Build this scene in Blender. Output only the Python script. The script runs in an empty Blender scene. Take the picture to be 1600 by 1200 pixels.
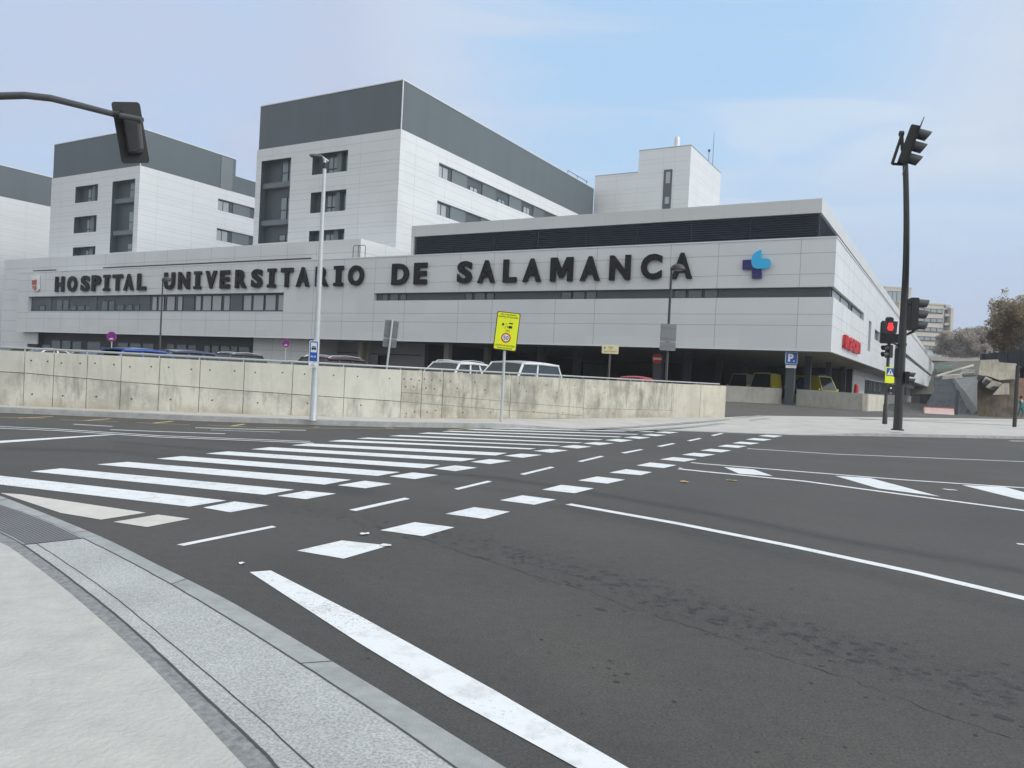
import bpy, bmesh, math, random
import numpy as np
from mathutils import Vector, Matrix
random.seed(7); R_ = random.Random(11)
SC = bpy.context.scene; COL = SC.collection
# ------------------------------------------------------------------ survey helpers
FPX, RHO, TH, HC = 1212., .049, 12/1212., 1.6
_c, _s = math.cos(RHO), math.sin(RHO)
def ray(px, py):
    dx, dy = px-800, 600-py
    x = dx*_c-dy*_s; y = dx*_s+dy*_c
    f = FPX*math.cos(TH)+y*math.sin(TH); z = -FPX*math.sin(TH)+y*math.cos(TH)
    return (x/f, z/f)
def G(px, py, z=0):
    rx, rz = ray(px, py); k = (z-HC)/rz
    return (rx*k, k)
def at(px, py, Y):
    rx, rz = ray(px, py); return (rx*Y, Y, HC+rz*Y)
AV = math.radians(30)
V2 = (math.sin(AV), math.cos(AV)); U2 = (-math.cos(AV), math.sin(AV))
C0 = at(1298, 547, 56)[:2]
class Fr:                                     # vertical wall plane: a along, z up, o outward
    def __init__(s, org, a, n): s.o, s.a, s.n = org, a, n
    def p(s, a, z, o=0): return (s.o[0]+s.a[0]*a+s.n[0]*o, s.o[1]+s.a[1]*a+s.n[1]*o, z)
    def hit(s, px, py, off=0):                # off = metres behind the plane
        rx, rz = ray(px, py); ox, oy = s.o[0]-s.n[0]*off, s.o[1]-s.n[1]*off
        k = (ox*s.n[0]+oy*s.n[1])/(rx*s.n[0]+s.n[1])
        return ((rx*k-ox)*s.a[0]+(k-oy)*s.a[1], HC+rz*k)
FRONT = Fr(C0, U2, (-V2[0], -V2[1])); RIGHT = Fr(C0, V2, (-U2[0], -U2[1]))
def frame_at_t(t): return Fr(FRONT.p(t, 0)[:2], V2, (-U2[0], -U2[1]))
# ------------------------------------------------------------------ materials
MT = {}
def mat(name, col, rough=.6, metal=0., var=.0, scale=3., bump=0., bscale=60., emit=0., coat=0., alt=None, stretch=None, spec=None):
    if name in MT: return MT[name]
    m = bpy.data.materials.new(name); m.use_nodes = True; nt = m.node_tree; N = nt.nodes; L = nt.links
    b = N['Principled BSDF']; b.inputs['Base Color'].default_value = (*col, 1)
    b.inputs['Roughness'].default_value = rough; b.inputs['Metallic'].default_value = metal
    if coat: b.inputs['Coat Weight'].default_value = coat
    if spec is not None: b.inputs['Specular IOR Level'].default_value = spec
    if emit:
        b.inputs['Emission Color'].default_value = (*col, 1); b.inputs['Emission Strength'].default_value = emit
    g = N.new('ShaderNodeNewGeometry')
    vec = g.outputs['Position']
    if stretch:
        mp = N.new('ShaderNodeMapping'); mp.inputs['Scale'].default_value = stretch; L.new(vec, mp.inputs[0]); vec = mp.outputs[0]
    if var:
        n = N.new('ShaderNodeTexNoise'); n.inputs['Scale'].default_value = scale; n.inputs['Detail'].default_value = 6; n.inputs['Roughness'].default_value = .62
        L.new(vec, n.inputs['Vector'])
        r = N.new('ShaderNodeMapRange'); r.inputs[1].default_value = .3; r.inputs[2].default_value = .7
        L.new(n.outputs[0], r.inputs[0])
        mx = N.new('ShaderNodeMix'); mx.data_type = 'RGBA'
        a = alt or tuple(c*(1-var) for c in col); c2 = tuple(min(1, c*(1+var*.6)) for c in col)
        mx.inputs[6].default_value = (*a, 1); mx.inputs[7].default_value = (*c2, 1)
        L.new(r.outputs[0], mx.inputs[0]); L.new(mx.outputs[2], b.inputs['Base Color'])
    if bump:
        n = N.new('ShaderNodeTexNoise'); n.inputs['Scale'].default_value = bscale; n.inputs['Detail'].default_value = 4
        L.new(vec, n.inputs['Vector'])
        bp = N.new('ShaderNodeBump'); bp.inputs['Strength'].default_value = bump; bp.inputs['Distance'].default_value = .02
        L.new(n.outputs[0], bp.inputs['Height']); L.new(bp.outputs[0], b.inputs['Normal'])
    MT[name] = m; return m
def nodes_of(m): return m.node_tree.nodes, m.node_tree.links, m.node_tree.nodes['Principled BSDF']
def panel_tone(m, amp, w, h):
    N, L, b = m.node_tree.nodes, m.node_tree.links, m.node_tree.nodes['Principled BSDF']
    g = N.new('ShaderNodeNewGeometry'); c = []
    for v_, d in ((( U2[0], U2[1], 0), w), ((V2[0], V2[1], 0), w), ((0, 0, 1), h)):
        q = N.new('ShaderNodeVectorMath'); q.operation = 'DOT_PRODUCT'; L.new(g.outputs['Position'], q.inputs[0]); q.inputs[1].default_value = v_
        k = N.new('ShaderNodeMath'); k.operation = 'DIVIDE'; L.new(q.outputs['Value'], k.inputs[0]); k.inputs[1].default_value = d
        f = N.new('ShaderNodeMath'); f.operation = 'ROUND'; L.new(k.outputs[0], f.inputs[0]); c.append(f)
    cb = N.new('ShaderNodeCombineXYZ')
    for i in range(3): L.new(c[i].outputs[0], cb.inputs[i])
    wn = N.new('ShaderNodeTexWhiteNoise'); L.new(cb.outputs[0], wn.inputs['Vector'])
    mr = N.new('ShaderNodeMapRange'); mr.inputs[3].default_value = 1-amp; mr.inputs[4].default_value = 1+amp; L.new(wn.outputs['Value'], mr.inputs[0])
    src = b.inputs['Base Color'].links[0].from_socket; sc = N.new('ShaderNodeVectorMath'); sc.operation = 'SCALE'; L.new(src, sc.inputs[0]); L.new(mr.outputs[0], sc.inputs['Scale']); L.new(sc.outputs[0], b.inputs['Base Color'])
# ------------------------------------------------------------------ mesh builder
class MB:
    def __init__(s): s.v = []; s.f = []; s.m = []; s.mi = 0; s.sm = False
    def add(s, vs, fs):
        k = len(s.v); s.v += [tuple(q) for q in vs]
        for f in fs: s.f.append([k+i for i in f]); s.m.append(s.mi)
        return s
    def quad(s, *p): return s.add(p, [tuple(range(len(p)))])
    def hexa(s, p): return s.add(p, [(0, 3, 2, 1), (4, 5, 6, 7), (0, 1, 5, 4), (1, 2, 6, 5), (2, 3, 7, 6), (3, 0, 4, 7)])
    def box(s, x0, x1, y0, y1, z0, z1):
        return s.hexa([(x0, y0, z0), (x1, y0, z0), (x1, y1, z0), (x0, y1, z0), (x0, y0, z1), (x1, y0, z1), (x1, y1, z1), (x0, y1, z1)])
    def fb(s, fr, a0, a1, z0, z1, o0, o1):
        P = fr.p; return s.hexa([P(a0, z0, o0), P(a1, z0, o0), P(a1, z0, o1), P(a0, z0, o1), P(a0, z1, o0), P(a1, z1, o0), P(a1, z1, o1), P(a0, z1, o1)])
    def fq(s, fr, a0, a1, z0, z1, o): P = fr.p; return s.quad(P(a0, z0, o), P(a1, z0, o), P(a1, z1, o), P(a0, z1, o))
    def prism(s, poly, y0, y1, ax='y'):       # poly of (x,z) pushed along y
        n = len(poly); mk = (lambda a, b, d: (a, d, b)) if ax == 'y' else ((lambda a, b, d: (d, a, b)) if ax == 'x' else (lambda a, b, d: (a, b, d)))
        vs = [mk(a, b, y0) for a, b in poly]+[mk(a, b, y1) for a, b in poly]
        return s.add(vs, [tuple(range(n)), tuple(range(2*n-1, n-1, -1))]+[(i, (i+1) % n, n+(i+1) % n, n+i) for i in range(n)])
    def fprism(s, fr, poly, o0, o1):
        n = len(poly); vs = [fr.p(a, z, o0) for a, z in poly]+[fr.p(a, z, o1) for a, z in poly]
        return s.add(vs, [tuple(range(n)), tuple(range(2*n-1, n-1, -1))]+[(i, (i+1) % n, n+(i+1) % n, n+i) for i in range(n)])
    def tube(s, pts, rad, n=12, cap=True):
        pts = [Vector(p) for p in pts]; rad = rad if isinstance(rad, (list, tuple)) else [rad]*len(pts)
        rings = []; up = None
        for i, p in enumerate(pts):
            d = (pts[min(i+1, len(pts)-1)]-pts[max(i-1, 0)]).normalized()
            if up is None: up = Vector((0, 0, 1)) if abs(d.z) < .9 else Vector((1, 0, 0))
            a = d.cross(up).normalized(); b = a.cross(d).normalized(); up = b
            rings.append([p+(a*math.cos(2*math.pi*k/n)+b*math.sin(2*math.pi*k/n))*rad[i] for k in range(n)])
        vs = [q for r in rings for q in r]; fs = []
        for i in range(len(pts)-1):
            for k in range(n): fs.append((i*n+k, i*n+(k+1) % n, (i+1)*n+(k+1) % n, (i+1)*n+k))
        if cap: fs += [tuple(range(n-1, -1, -1)), tuple(range((len(pts)-1)*n, len(pts)*n))]
        return s.add(vs, fs)
    def xf(s, M):
        s.v = [tuple(M @ Vector(q)) for q in s.v]; return s
    def build(s, name, mats, parent=None, smooth=False, local=False, recalc=True, bevel=0):
        me = bpy.data.meshes.new(name)
        v = s.v
        if parent is not None and not local:
            w = WL[parent.name]; v = [(a-w[0], b-w[1], c-w[2]) for a, b, c in v]
        me.from_pydata(v, [], s.f)
        mats = mats if isinstance(mats, (list, tuple)) else [mats]
        for m in mats: me.materials.append(m)
        me.polygons.foreach_set('material_index', s.m)
        if recalc or bevel:
            bm = bmesh.new(); bm.from_mesh(me); bmesh.ops.recalc_face_normals(bm, faces=bm.faces)
            if bevel:
                es = [e for e in bm.edges if len(e.link_faces) == 2 and e.calc_face_angle(0) > .7]
                bmesh.ops.bevel(bm, geom=es, offset=bevel, segments=2, affect='EDGES', clamp_overlap=True)
            bm.to_mesh(me); bm.free()
        if smooth:
            me.polygons.foreach_set('use_smooth', [True]*len(me.polygons))
            try: me.set_sharp_from_angle(angle=math.radians(40))
            except Exception: pass
        me.update()
        o = bpy.data.objects.new(name, me); COL.objects.link(o)
        if parent is not None:
            o.parent = parent; WL[o.name] = WL[parent.name]
        else: WL[o.name] = (0, 0, 0)
        return o
WL = {}
def tag(o, label, cat, group=None, kind=None):
    if label: o['label'] = label
    if cat: o['category'] = cat
    if group: o['group'] = group
    if kind: o['kind'] = kind
    return o
def thing(name, label, cat, loc=(0, 0, 0), rz=0, group=None, rot=None):
    o = bpy.data.objects.new(name, None); COL.objects.link(o); o.location = loc
    o.rotation_euler = rot or (0, 0, rz); o.empty_display_size = .3
    WL[o.name] = tuple(loc); return tag(o, label, cat, group)
def struct(name, mb, m, label=None, cat=None, **k):
    o = mb.build(name, m, **k); o['kind'] = 'structure'
    o['label'] = label or name.replace('_', ' '); o['category'] = cat or name.replace('_', ' '); return o
def dup(root, loc, rz, label, group=None):
    r = root.copy(); COL.objects.link(r); r.location = loc; r.rotation_euler = (0, 0, rz); r['label'] = label
    if group: r['group'] = group
    for ch in list(root.children):
        c = ch.copy(); COL.objects.link(c); c.parent = r
        for g in list(ch.children):
            d = g.copy(); COL.objects.link(d); d.parent = c
    return r
_tc = {}
def text_mesh(s, bold=0., wide=1.):
    k = (s, bold)
    if k not in _tc:
        cu = bpy.data.curves.new('t', 'FONT'); cu.body = s; cu.offset = bold; cu.resolution_u = 4
        ob = bpy.data.objects.new('t', cu); COL.objects.link(ob)
        dg = bpy.context.evaluated_depsgraph_get(); me = ob.evaluated_get(dg).to_mesh()
        vs = [tuple(v.co) for v in me.vertices]; fs = [tuple(p.vertices) for p in me.polygons]
        ob.evaluated_get(dg).to_mesh_clear(); bpy.data.objects.remove(ob); bpy.data.curves.remove(cu)
        x0 = min(v[0] for v in vs); x1 = max(v[0] for v in vs); y0 = min(v[1] for v in vs); y1 = max(v[1] for v in vs)
        _tc[k] = ([((v[0]-x0)/(x1-x0), (v[1]-y0)/(y1-y0)) for v in vs], fs, (x1-x0)/(y1-y0))
    return _tc[k]
def solid_text(mb, s, mp, th, bold=0.):       # mp(u,v,d) -> point ; extruded
    vs, fs, _ = text_mesh(s, bold)
    bm = bmesh.new(); bv = [bm.verts.new((a, b, 0)) for a, b in vs]
    for f in fs:
        try: bm.faces.new([bv[i] for i in f])
        except ValueError: pass
    bmesh.ops.remove_doubles(bm, verts=bm.verts, dist=1e-5)
    if th:
        g = bmesh.ops.extrude_face_region(bm, geom=bm.faces[:])
        for e in g['geom']:
            if isinstance(e, bmesh.types.BMVert): e.co.z = 1
    bm.verts.index_update()
    mb.add([mp(v.co.x, v.co.y, v.co.z*th) for v in bm.verts], [tuple(v.index for v in f.verts) for f in bm.faces]); bm.free()
def flat_text(mb, s, cx, cz, h, y, bold=0.02, w=None):      # on a plate facing -y, centred
    a = text_mesh(s, bold)[2]; w = w or h*a
    solid_text(mb, s, lambda u, v, d: (cx-w/2+u*w, y, cz-h/2+v*h), 0, bold)
# ------------------------------------------------------------------ camera
cam = bpy.data.cameras.new('camera'); co = bpy.data.objects.new('camera', cam); COL.objects.link(co); SC.camera = co
cam.sensor_width = 36; cam.lens = FPX/1600*36; cam.clip_end = 3000; cam.clip_start = .05
co.matrix_world = Matrix.Translation((0, 0, HC)) @ Matrix.Rotation(math.radians(90)-TH, 4, 'X') @ Matrix.Rotation(RHO, 4, 'Z')
SC.render.resolution_x = 1024; SC.render.resolution_y = 768
# ------------------------------------------------------------------ light
SUN_AZ, SUN_EL = math.radians(112), math.radians(34)       # azimuth clockwise from +Y
sd = Vector((math.sin(SUN_AZ)*math.cos(SUN_EL), math.cos(SUN_AZ)*math.cos(SUN_EL), math.sin(SUN_EL)))
sl = bpy.data.lights.new('sun', 'SUN'); sl.energy = .80; sl.angle = math.radians(10); sl.color = (1, .965, .91)
so = bpy.data.objects.new('sun', sl); COL.objects.link(so); so.rotation_euler = sd.to_track_quat('Z', 'Y').to_euler()
W = bpy.data.worlds.new('World'); SC.world = W; W.use_nodes = True
N = W.node_tree.nodes; L = W.node_tree.links; bg = N['Background']
sky = N.new('ShaderNodeTexSky'); sky.sky_type = 'NISHITA'; sky.sun_disc = False; sky.sun_elevation = SUN_EL; sky.sun_rotation = SUN_AZ
sky.air_density = 1.2; sky.dust_density = 1.6; sky.ozone_density = 1.5
tc = N.new('ShaderNodeTexCoord')
def vm(op, a, b=None):
    n = N.new('ShaderNodeVectorMath'); n.operation = op; L.new(a, n.inputs[0])
    if b is not None: n.inputs[1].default_value = b
    return n
def mth(op, a, b=None, c=None, clamp=False):
    n = N.new('ShaderNodeMath'); n.operation = op; n.use_clamp = clamp
    for i, q in enumerate((a, b, c)):
        if q is None: continue
        if isinstance(q, (int, float)): n.inputs[i].default_value = q
        else: L.new(q, n.inputs[i])
    return n.outputs[0]
sep = N.new('ShaderNodeSeparateXYZ'); L.new(tc.outputs['Generated'], sep.inputs[0])
zc = mth('MAXIMUM', mth('ADD', sep.outputs[2], .10), .04)
comb = N.new('ShaderNodeCombineXYZ'); L.new(mth('DIVIDE', sep.outputs[0], zc), comb.inputs[0]); L.new(mth('DIVIDE', sep.outputs[1], zc), comb.inputs[1]); comb.inputs[2].default_value = 2.3
n1 = N.new('ShaderNodeTexNoise'); n1.inputs['Scale'].default_value = .62; n1.inputs['Detail'].default_value = 7; n1.inputs['Roughness'].default_value = .5; n1.inputs['Distortion'].default_value = .5
L.new(comb.outputs[0], n1.inputs['Vector'])
cov = N.new('ShaderNodeMapRange'); cov.interpolation_type = 'SMOOTHSTEP'; cov.inputs[1].default_value = .42; cov.inputs[2].default_value = .60; cov.inputs[3].default_value = .50; cov.inputs[4].default_value = 1.0
L.new(n1.outputs[0], cov.inputs[0])
hor = N.new('ShaderNodeMapRange'); hor.inputs[1].default_value = .0; hor.inputs[2].default_value = .30; hor.inputs[3].default_value = .6; hor.inputs[4].default_value = 0
L.new(sep.outputs[2], hor.inputs[0])
def dirdot(px, py, a0, a1):
    rx, rz = ray(px, py); dv = Vector((rx, 1, rz)).normalized(); d_ = N.new('ShaderNodeVectorMath'); d_.operation = 'DOT_PRODUCT'; L.new(tc.outputs['Generated'], d_.inputs[0]); d_.inputs[1].default_value = tuple(dv)
    m_ = N.new('ShaderNodeMapRange'); m_.interpolation_type = 'SMOOTHSTEP'; m_.inputs[1].default_value = math.cos(math.radians(a0)); m_.inputs[2].default_value = math.cos(math.radians(a1)); L.new(d_.outputs['Value'], m_.inputs[0]); return m_.outputs[0]
n3 = N.new('ShaderNodeTexNoise'); n3.inputs['Scale'].default_value = 1.5; n3.inputs['Detail'].default_value = 8; n3.inputs['Roughness'].default_value = .55; n3.inputs['Distortion'].default_value = 1.1
mp3 = N.new('ShaderNodeMapping'); mp3.inputs['Rotation'].default_value = (0, 0, .5); mp3.inputs['Scale'].default_value = (.5, 1.5, 1); L.new(comb.outputs[0], mp3.inputs[0]); L.new(mp3.outputs[0], n3.inputs['Vector'])
wsp = N.new('ShaderNodeMapRange'); wsp.interpolation_type = 'SMOOTHSTEP'; wsp.inputs[1].default_value = .42; wsp.inputs[2].default_value = .66; L.new(n3.outputs[0], wsp.inputs[0])
gap = mth('MAXIMUM', dirdot(1080, -20, 20, 3), mth('MULTIPLY', dirdot(1280, 40, 10, 2), .7))
gap = mth('MULTIPLY', gap, mth('SUBTRACT', 1.08, mth('MULTIPLY', wsp.outputs[0], .75)))
cvg = mth('MULTIPLY', mth('ADD', cov.outputs[0], mth('MULTIPLY', wsp.outputs[0], .15), None, True), mth('SUBTRACT', 1, gap, None, True))
cv0 = mth('MAXIMUM', cvg, hor.outputs[0])
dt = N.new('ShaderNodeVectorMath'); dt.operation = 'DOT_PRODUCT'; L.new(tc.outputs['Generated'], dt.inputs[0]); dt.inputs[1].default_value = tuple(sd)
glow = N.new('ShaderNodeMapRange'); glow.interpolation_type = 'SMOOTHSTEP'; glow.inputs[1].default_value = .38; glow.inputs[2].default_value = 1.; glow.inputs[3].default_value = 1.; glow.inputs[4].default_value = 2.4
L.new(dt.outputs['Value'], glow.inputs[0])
n2 = N.new('ShaderNodeTexNoise'); n2.inputs['Scale'].default_value = .45; n2.inputs['Detail'].default_value = 3
L.new(comb.outputs[0], n2.inputs['Vector'])
cc = N.new('ShaderNodeMix'); cc.data_type = 'RGBA'; cc.inputs[6].default_value = (5.95, 6.8, 8.8, 1); cc.inputs[7].default_value = (7.1, 8.3, 9.75, 1)
cr = N.new('ShaderNodeMapRange'); cr.inputs[1].default_value = .4; cr.inputs[2].default_value = .6; L.new(n2.outputs[0], cr.inputs[0])
br = mth('MAXIMUM', dirdot(1250, 200, 24, 6), mth('MULTIPLY', dirdot(800, 60, 12, 3), .8))
br = mth('ADD', mth('MULTIPLY', br, .7), mth('MULTIPLY', mth('MULTIPLY', cr.outputs[0], wsp.outputs[0]), .55), None, True); L.new(br, cc.inputs[0])
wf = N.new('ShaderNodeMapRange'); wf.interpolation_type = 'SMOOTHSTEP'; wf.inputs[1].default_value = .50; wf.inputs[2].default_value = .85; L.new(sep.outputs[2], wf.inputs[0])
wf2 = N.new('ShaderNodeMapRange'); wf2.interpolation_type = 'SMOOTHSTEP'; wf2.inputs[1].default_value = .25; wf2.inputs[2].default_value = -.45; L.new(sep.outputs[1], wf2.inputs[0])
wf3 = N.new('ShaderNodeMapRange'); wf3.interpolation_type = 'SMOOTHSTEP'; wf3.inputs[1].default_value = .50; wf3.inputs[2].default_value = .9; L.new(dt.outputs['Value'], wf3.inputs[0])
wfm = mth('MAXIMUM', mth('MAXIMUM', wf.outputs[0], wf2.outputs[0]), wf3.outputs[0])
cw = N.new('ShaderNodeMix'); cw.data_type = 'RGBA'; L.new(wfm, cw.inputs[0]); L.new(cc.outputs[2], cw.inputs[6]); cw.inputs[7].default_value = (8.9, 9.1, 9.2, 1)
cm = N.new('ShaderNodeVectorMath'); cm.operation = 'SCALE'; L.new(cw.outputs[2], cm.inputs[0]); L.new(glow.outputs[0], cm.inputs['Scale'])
blue = N.new('ShaderNodeVectorMath'); blue.operation = 'MULTIPLY_ADD'; L.new(sky.outputs[0], blue.inputs[0]); blue.inputs[1].default_value = (.3, .35, .35); blue.inputs[2].default_value = (4.25, 6.3, 8.8)
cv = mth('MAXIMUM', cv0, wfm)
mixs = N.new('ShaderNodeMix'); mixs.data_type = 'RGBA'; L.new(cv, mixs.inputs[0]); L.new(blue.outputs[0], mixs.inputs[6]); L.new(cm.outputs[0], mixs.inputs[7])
hz_ = N.new('ShaderNodeMapRange'); hz_.interpolation_type = 'SMOOTHSTEP'; hz_.inputs[1].default_value = .02; hz_.inputs[2].default_value = .30; hz_.inputs[3].default_value = .9; hz_.inputs[4].default_value = 0; L.new(sep.outputs[2], hz_.inputs[0])
fy = N.new('ShaderNodeMapRange'); fy.inputs[1].default_value = -.2; fy.inputs[2].default_value = .4; L.new(sep.outputs[1], fy.inputs[0])
mh = N.new('ShaderNodeMix'); mh.data_type = 'RGBA'; L.new(mth('MULTIPLY', hz_.outputs[0], fy.outputs[0]), mh.inputs[0]); L.new(mixs.outputs[2], mh.inputs[6]); mh.inputs[7].default_value = (5.45, 6.55, 8.6, 1)
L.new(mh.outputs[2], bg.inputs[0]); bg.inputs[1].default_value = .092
SC.view_settings.view_transform = 'Standard'; SC.view_settings.look = 'None'; SC.view_settings.exposure = 0.0; SC.view_settings.gamma = 1
# ------------------------------------------------------------------ base materials
M_panel = mat('white_panel', (.655, .685, .70), .45, var=.035, scale=.25)
M_panelL = mat('light_panel', (.66, .68, .68), .5, var=.03, scale=.3)
panel_tone(M_panel, .028, 4.25, 1.53)
M_joint = mat('panel_joint', (.32, .34, .36), .8)
M_jointL = mat('panel_joint_light', (.42, .44, .46), .8)
M_grey = mat('grey_cladding', (.090, .118, .132), .55, var=.09, scale=.5, stretch=(1, 1, .12))
M_slate = mat('slate_panel', (.058, .078, .088), .45, var=.06, scale=.8)
M_slateL = mat('slate_panel_light', (.13, .16, .175), .5, var=.05, scale=.8)
M_dark = mat('dark_metal', (.016, .019, .023), .45)
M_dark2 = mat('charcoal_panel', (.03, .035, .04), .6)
M_glass = mat('window_glass', (.05, .085, .095), .06, spec=.8)
M_glassD = mat('dark_glass', (.012, .018, .02), .05, spec=.7)
M_blind = mat('blind', (.36, .38, .41), .3)
M_frame = mat('window_frame', (.025, .03, .033), .5)
M_sill = mat('metal_trim', (.72, .74, .76), .35)
M_louv = mat('louvre_slat', (.032, .048, .08), .45)
M_conc = mat('concrete_clean', (.50, .485, .43), .85, var=.10, scale=1.2, bump=.25, bscale=25)
M_soffit = mat('soffit_concrete', (.36, .35, .33), .8, var=.07, scale=.8)
M_let = mat('black_letter', (.009, .010, .011), .6, spec=.25)
M_galv = mat('galvanised_steel', (.52, .56, .58), .45, .4, var=.08, scale=9)
M_black = mat('black_paint', (.018, .019, .020), .42)
M_post = mat('dark_post_paint', (.030, .032, .033), .45, var=.10, scale=4)
M_rub = mat('black_rubber', (.012, .012, .012), .7)
M_white = mat('white_paint', (.78, .79, .80), .4)
M_plate = mat('sign_back', (.17, .185, .20), .5, .2, var=.08, scale=6)
# ------------------------------------------------------------------ road surface
def interp(poly, x):
    for (x0, y0), (x1, y1) in zip(poly, poly[1:]):
        if x <= x1: break
    return y0+(y1-y0)*(x-x0)/(x1-x0)
KERB = [(-160, 0), (-40, 16.5), (-13.4, 20.2), (-8.5, 20.6), (-5.2, 21.3), (-3.5, 21.8), (-1.08, 23.1), (1.07, 24.4), (3.25, 25.6), (5.6, 26.6), (7.9, 27.1), (10.1, 27.6), (14.7, 29.8), (21.9, 33), (60, 52), (170, 106)]
BACK = [(-160, 1), (-40, 17.4), (-13.74, 20.87), (-10.65, 21.35), (-7.84, 22.1), (-5.55, 22.85), (-3.36, 23.9), (-1.99, 24.9), (-.37, 26.2), (1.9, 28.3), (3.81, 30.5), (7.15, 34.05), (9.96, 36.1), (12.65, 39.8), (38.9, 58.9), (80, 86), (170, 140)]
KZ = [(-200, .14), (-.5, .14), (2, .015), (11, .015), (13.5, .11), (200, .12)]
BZ = [(-200, .15), (7, .15), (12.65, .2), (38.9, .25), (200, .3)]
def smooth(e0, e1, x):
    t = min(1, max(0, (x-e0)/(e1-e0))); return t*t*(3-2*t)
def cpz(x, y):
    t = (x-C0[0])*U2[0]+(y-C0[1])*U2[1]; s = (x-C0[0])*V2[0]+(y-C0[1])*V2[1]
    zr = .42-.0158*max(0, s); b = smooth(4.5, -1, t); z = .5*(1-b)+zr*b
    d = (y-interp(BACK, x))*.8
    return interp(BZ, x)+(z-interp(BZ, x))*smooth(0, 7, d)
def mkmat_asphalt(name, base, wear=True):
    m = mat(name, base, .85); N, L, b = nodes_of(m)
    g = N.new('ShaderNodeNewGeometry'); P = g.outputs['Position']
    def noise(s, d=3, r=.6):
        n = N.new('ShaderNodeTexNoise'); n.inputs['Scale'].default_value = s; n.inputs['Detail'].default_value = d; n.inputs['Roughness'].default_value = r; L.new(P, n.inputs['Vector']); return n.outputs[0]
    def rng(a, lo, hi, o0, o1):
        r = N.new('ShaderNodeMapRange'); L.new(a, r.inputs[0]); r.inputs[1].default_value = lo; r.inputs[2].default_value = hi; r.inputs[3].default_value = o0; r.inputs[4].default_value = o1; return r.outputs[0]
    def mul(a, c):
        n = N.new('ShaderNodeMath'); n.operation = 'MULTIPLY'; L.new(a, n.inputs[0])
        if isinstance(c, float): n.inputs[1].default_value = c
        else: L.new(c, n.inputs[1])
        return n.outputs[0]
    f = mul(rng(noise(.35, 5), .3, .7, .86, 1.12), rng(noise(230., 2), .3, .7, .62, 1.42))
    f = mul(f, rng(noise(62., 3, .85), .32, .68, .58, 1.42))
    f = mul(f, rng(noise(9., 5, .75), .35, .65, .90, 1.08))
    vo = N.new('ShaderNodeTexVoronoi'); vo.inputs['Scale'].default_value = 2.1; L.new(P, vo.inputs['Vector'])
    f = mul(f, rng(vo.outputs['Distance'], .02, .06, .55, 1.))
    if wear:
        at_ = N.new('ShaderNodeAttribute'); at_.attribute_name = 'wear'
        mp = N.new('ShaderNodeMapping'); mp.inputs['Rotation'].default_value = (0, 0, math.radians(44)); mp.inputs['Scale'].default_value = (1.5, 1., 1.); L.new(P, mp.inputs[0])
        nn = N.new('ShaderNodeTexNoise'); nn.inputs['Scale'].default_value = 7.5; nn.inputs['Detail'].default_value = 6; nn.inputs['Roughness'].default_value = .78; L.new(mp.outputs[0], nn.inputs['Vector'])
        w = mul(at_.outputs['Fac'], rng(nn.outputs[0], .50, .62, .12, 1.45))
        at2 = N.new('ShaderNodeAttribute'); at2.attribute_name = 'track'
        w2 = N.new('ShaderNodeMath'); w2.operation = 'ADD'; L.new(w, w2.inputs[0]); L.new(mul(at2.outputs['Fac'], rng(noise(1.3, 5, .7), .3, .7, .75, 1.15)), w2.inputs[1]); w = w2.outputs[0]
        iv = N.new('ShaderNodeMath'); iv.operation = 'SUBTRACT'; iv.inputs[0].default_value = 1; L.new(w, iv.inputs[1]); iv.use_clamp = True
        f = mul(f, iv.outputs[0])
        mxr = rng(w, 0, 1, .82, .55); L.new(mxr, b.inputs['Roughness'])
    vm_ = N.new('ShaderNodeVectorMath'); vm_.operation = 'SCALE'
    mx = N.new('ShaderNodeMix'); mx.data_type = 'RGBA'; L.new(rng(noise(.16, 3), .4, .6, 0, 1), mx.inputs[0])
    mx.inputs[6].default_value = (*base, 1); mx.inputs[7].default_value = (base[0]*1.10, base[1]*1.04, base[2]*1.0, 1)
    L.new(mx.outputs[2], vm_.inputs[0]); L.new(f, vm_.inputs['Scale']); L.new(vm_.outputs[0], b.inputs['Base Color'])
    bp = N.new('ShaderNodeBump'); bp.inputs['Strength'].default_value = .55; bp.inputs['Distance'].default_value = .006; L.new(noise(160., 3), bp.inputs['Height']); L.new(bp.outputs[0], b.inputs['Normal'])
    return m
M_asph = mkmat_asphalt('asphalt', (.0665, .0655, .0625)); M_asph2 = mkmat_asphalt('asphalt_car_park', (.088, .085, .080), False)
xs = list(np.concatenate([np.linspace(-150, -18, 12), np.arange(-17.5, 22, .13), np.linspace(23, 160, 14)]))
fsn = list(np.concatenate([[-1.6, -.8, -.3, -.1], np.arange(0, 1.0001, .0042)]))
vs = []
for x in xs:
    ky = interp(KERB, x)+.05; y0 = 1.5
    for f in fsn: vs.append((x, (y0+f*(ky-y0)) if f >= 0 else f*60, 0))
nf = len(fsn); V = np.array(vs)
def wear_line(pxs, w, amp, power=2):
    pts = [np.array(G(*p)) for p in pxs]; P = V[:, :2]; best = np.full(len(P), 1e9)
    for a, b in zip(pts, pts[1:]):
        d = b-a; t = np.clip(((P-a)@d)/(d@d), 0, 1); q = a+t[:, None]*d; best = np.minimum(best, np.hypot(*(P-q).T))
    return amp*np.exp(-(best/w)**power)
wr = np.zeros(len(V)); tr = np.zeros(len(V))
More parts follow.
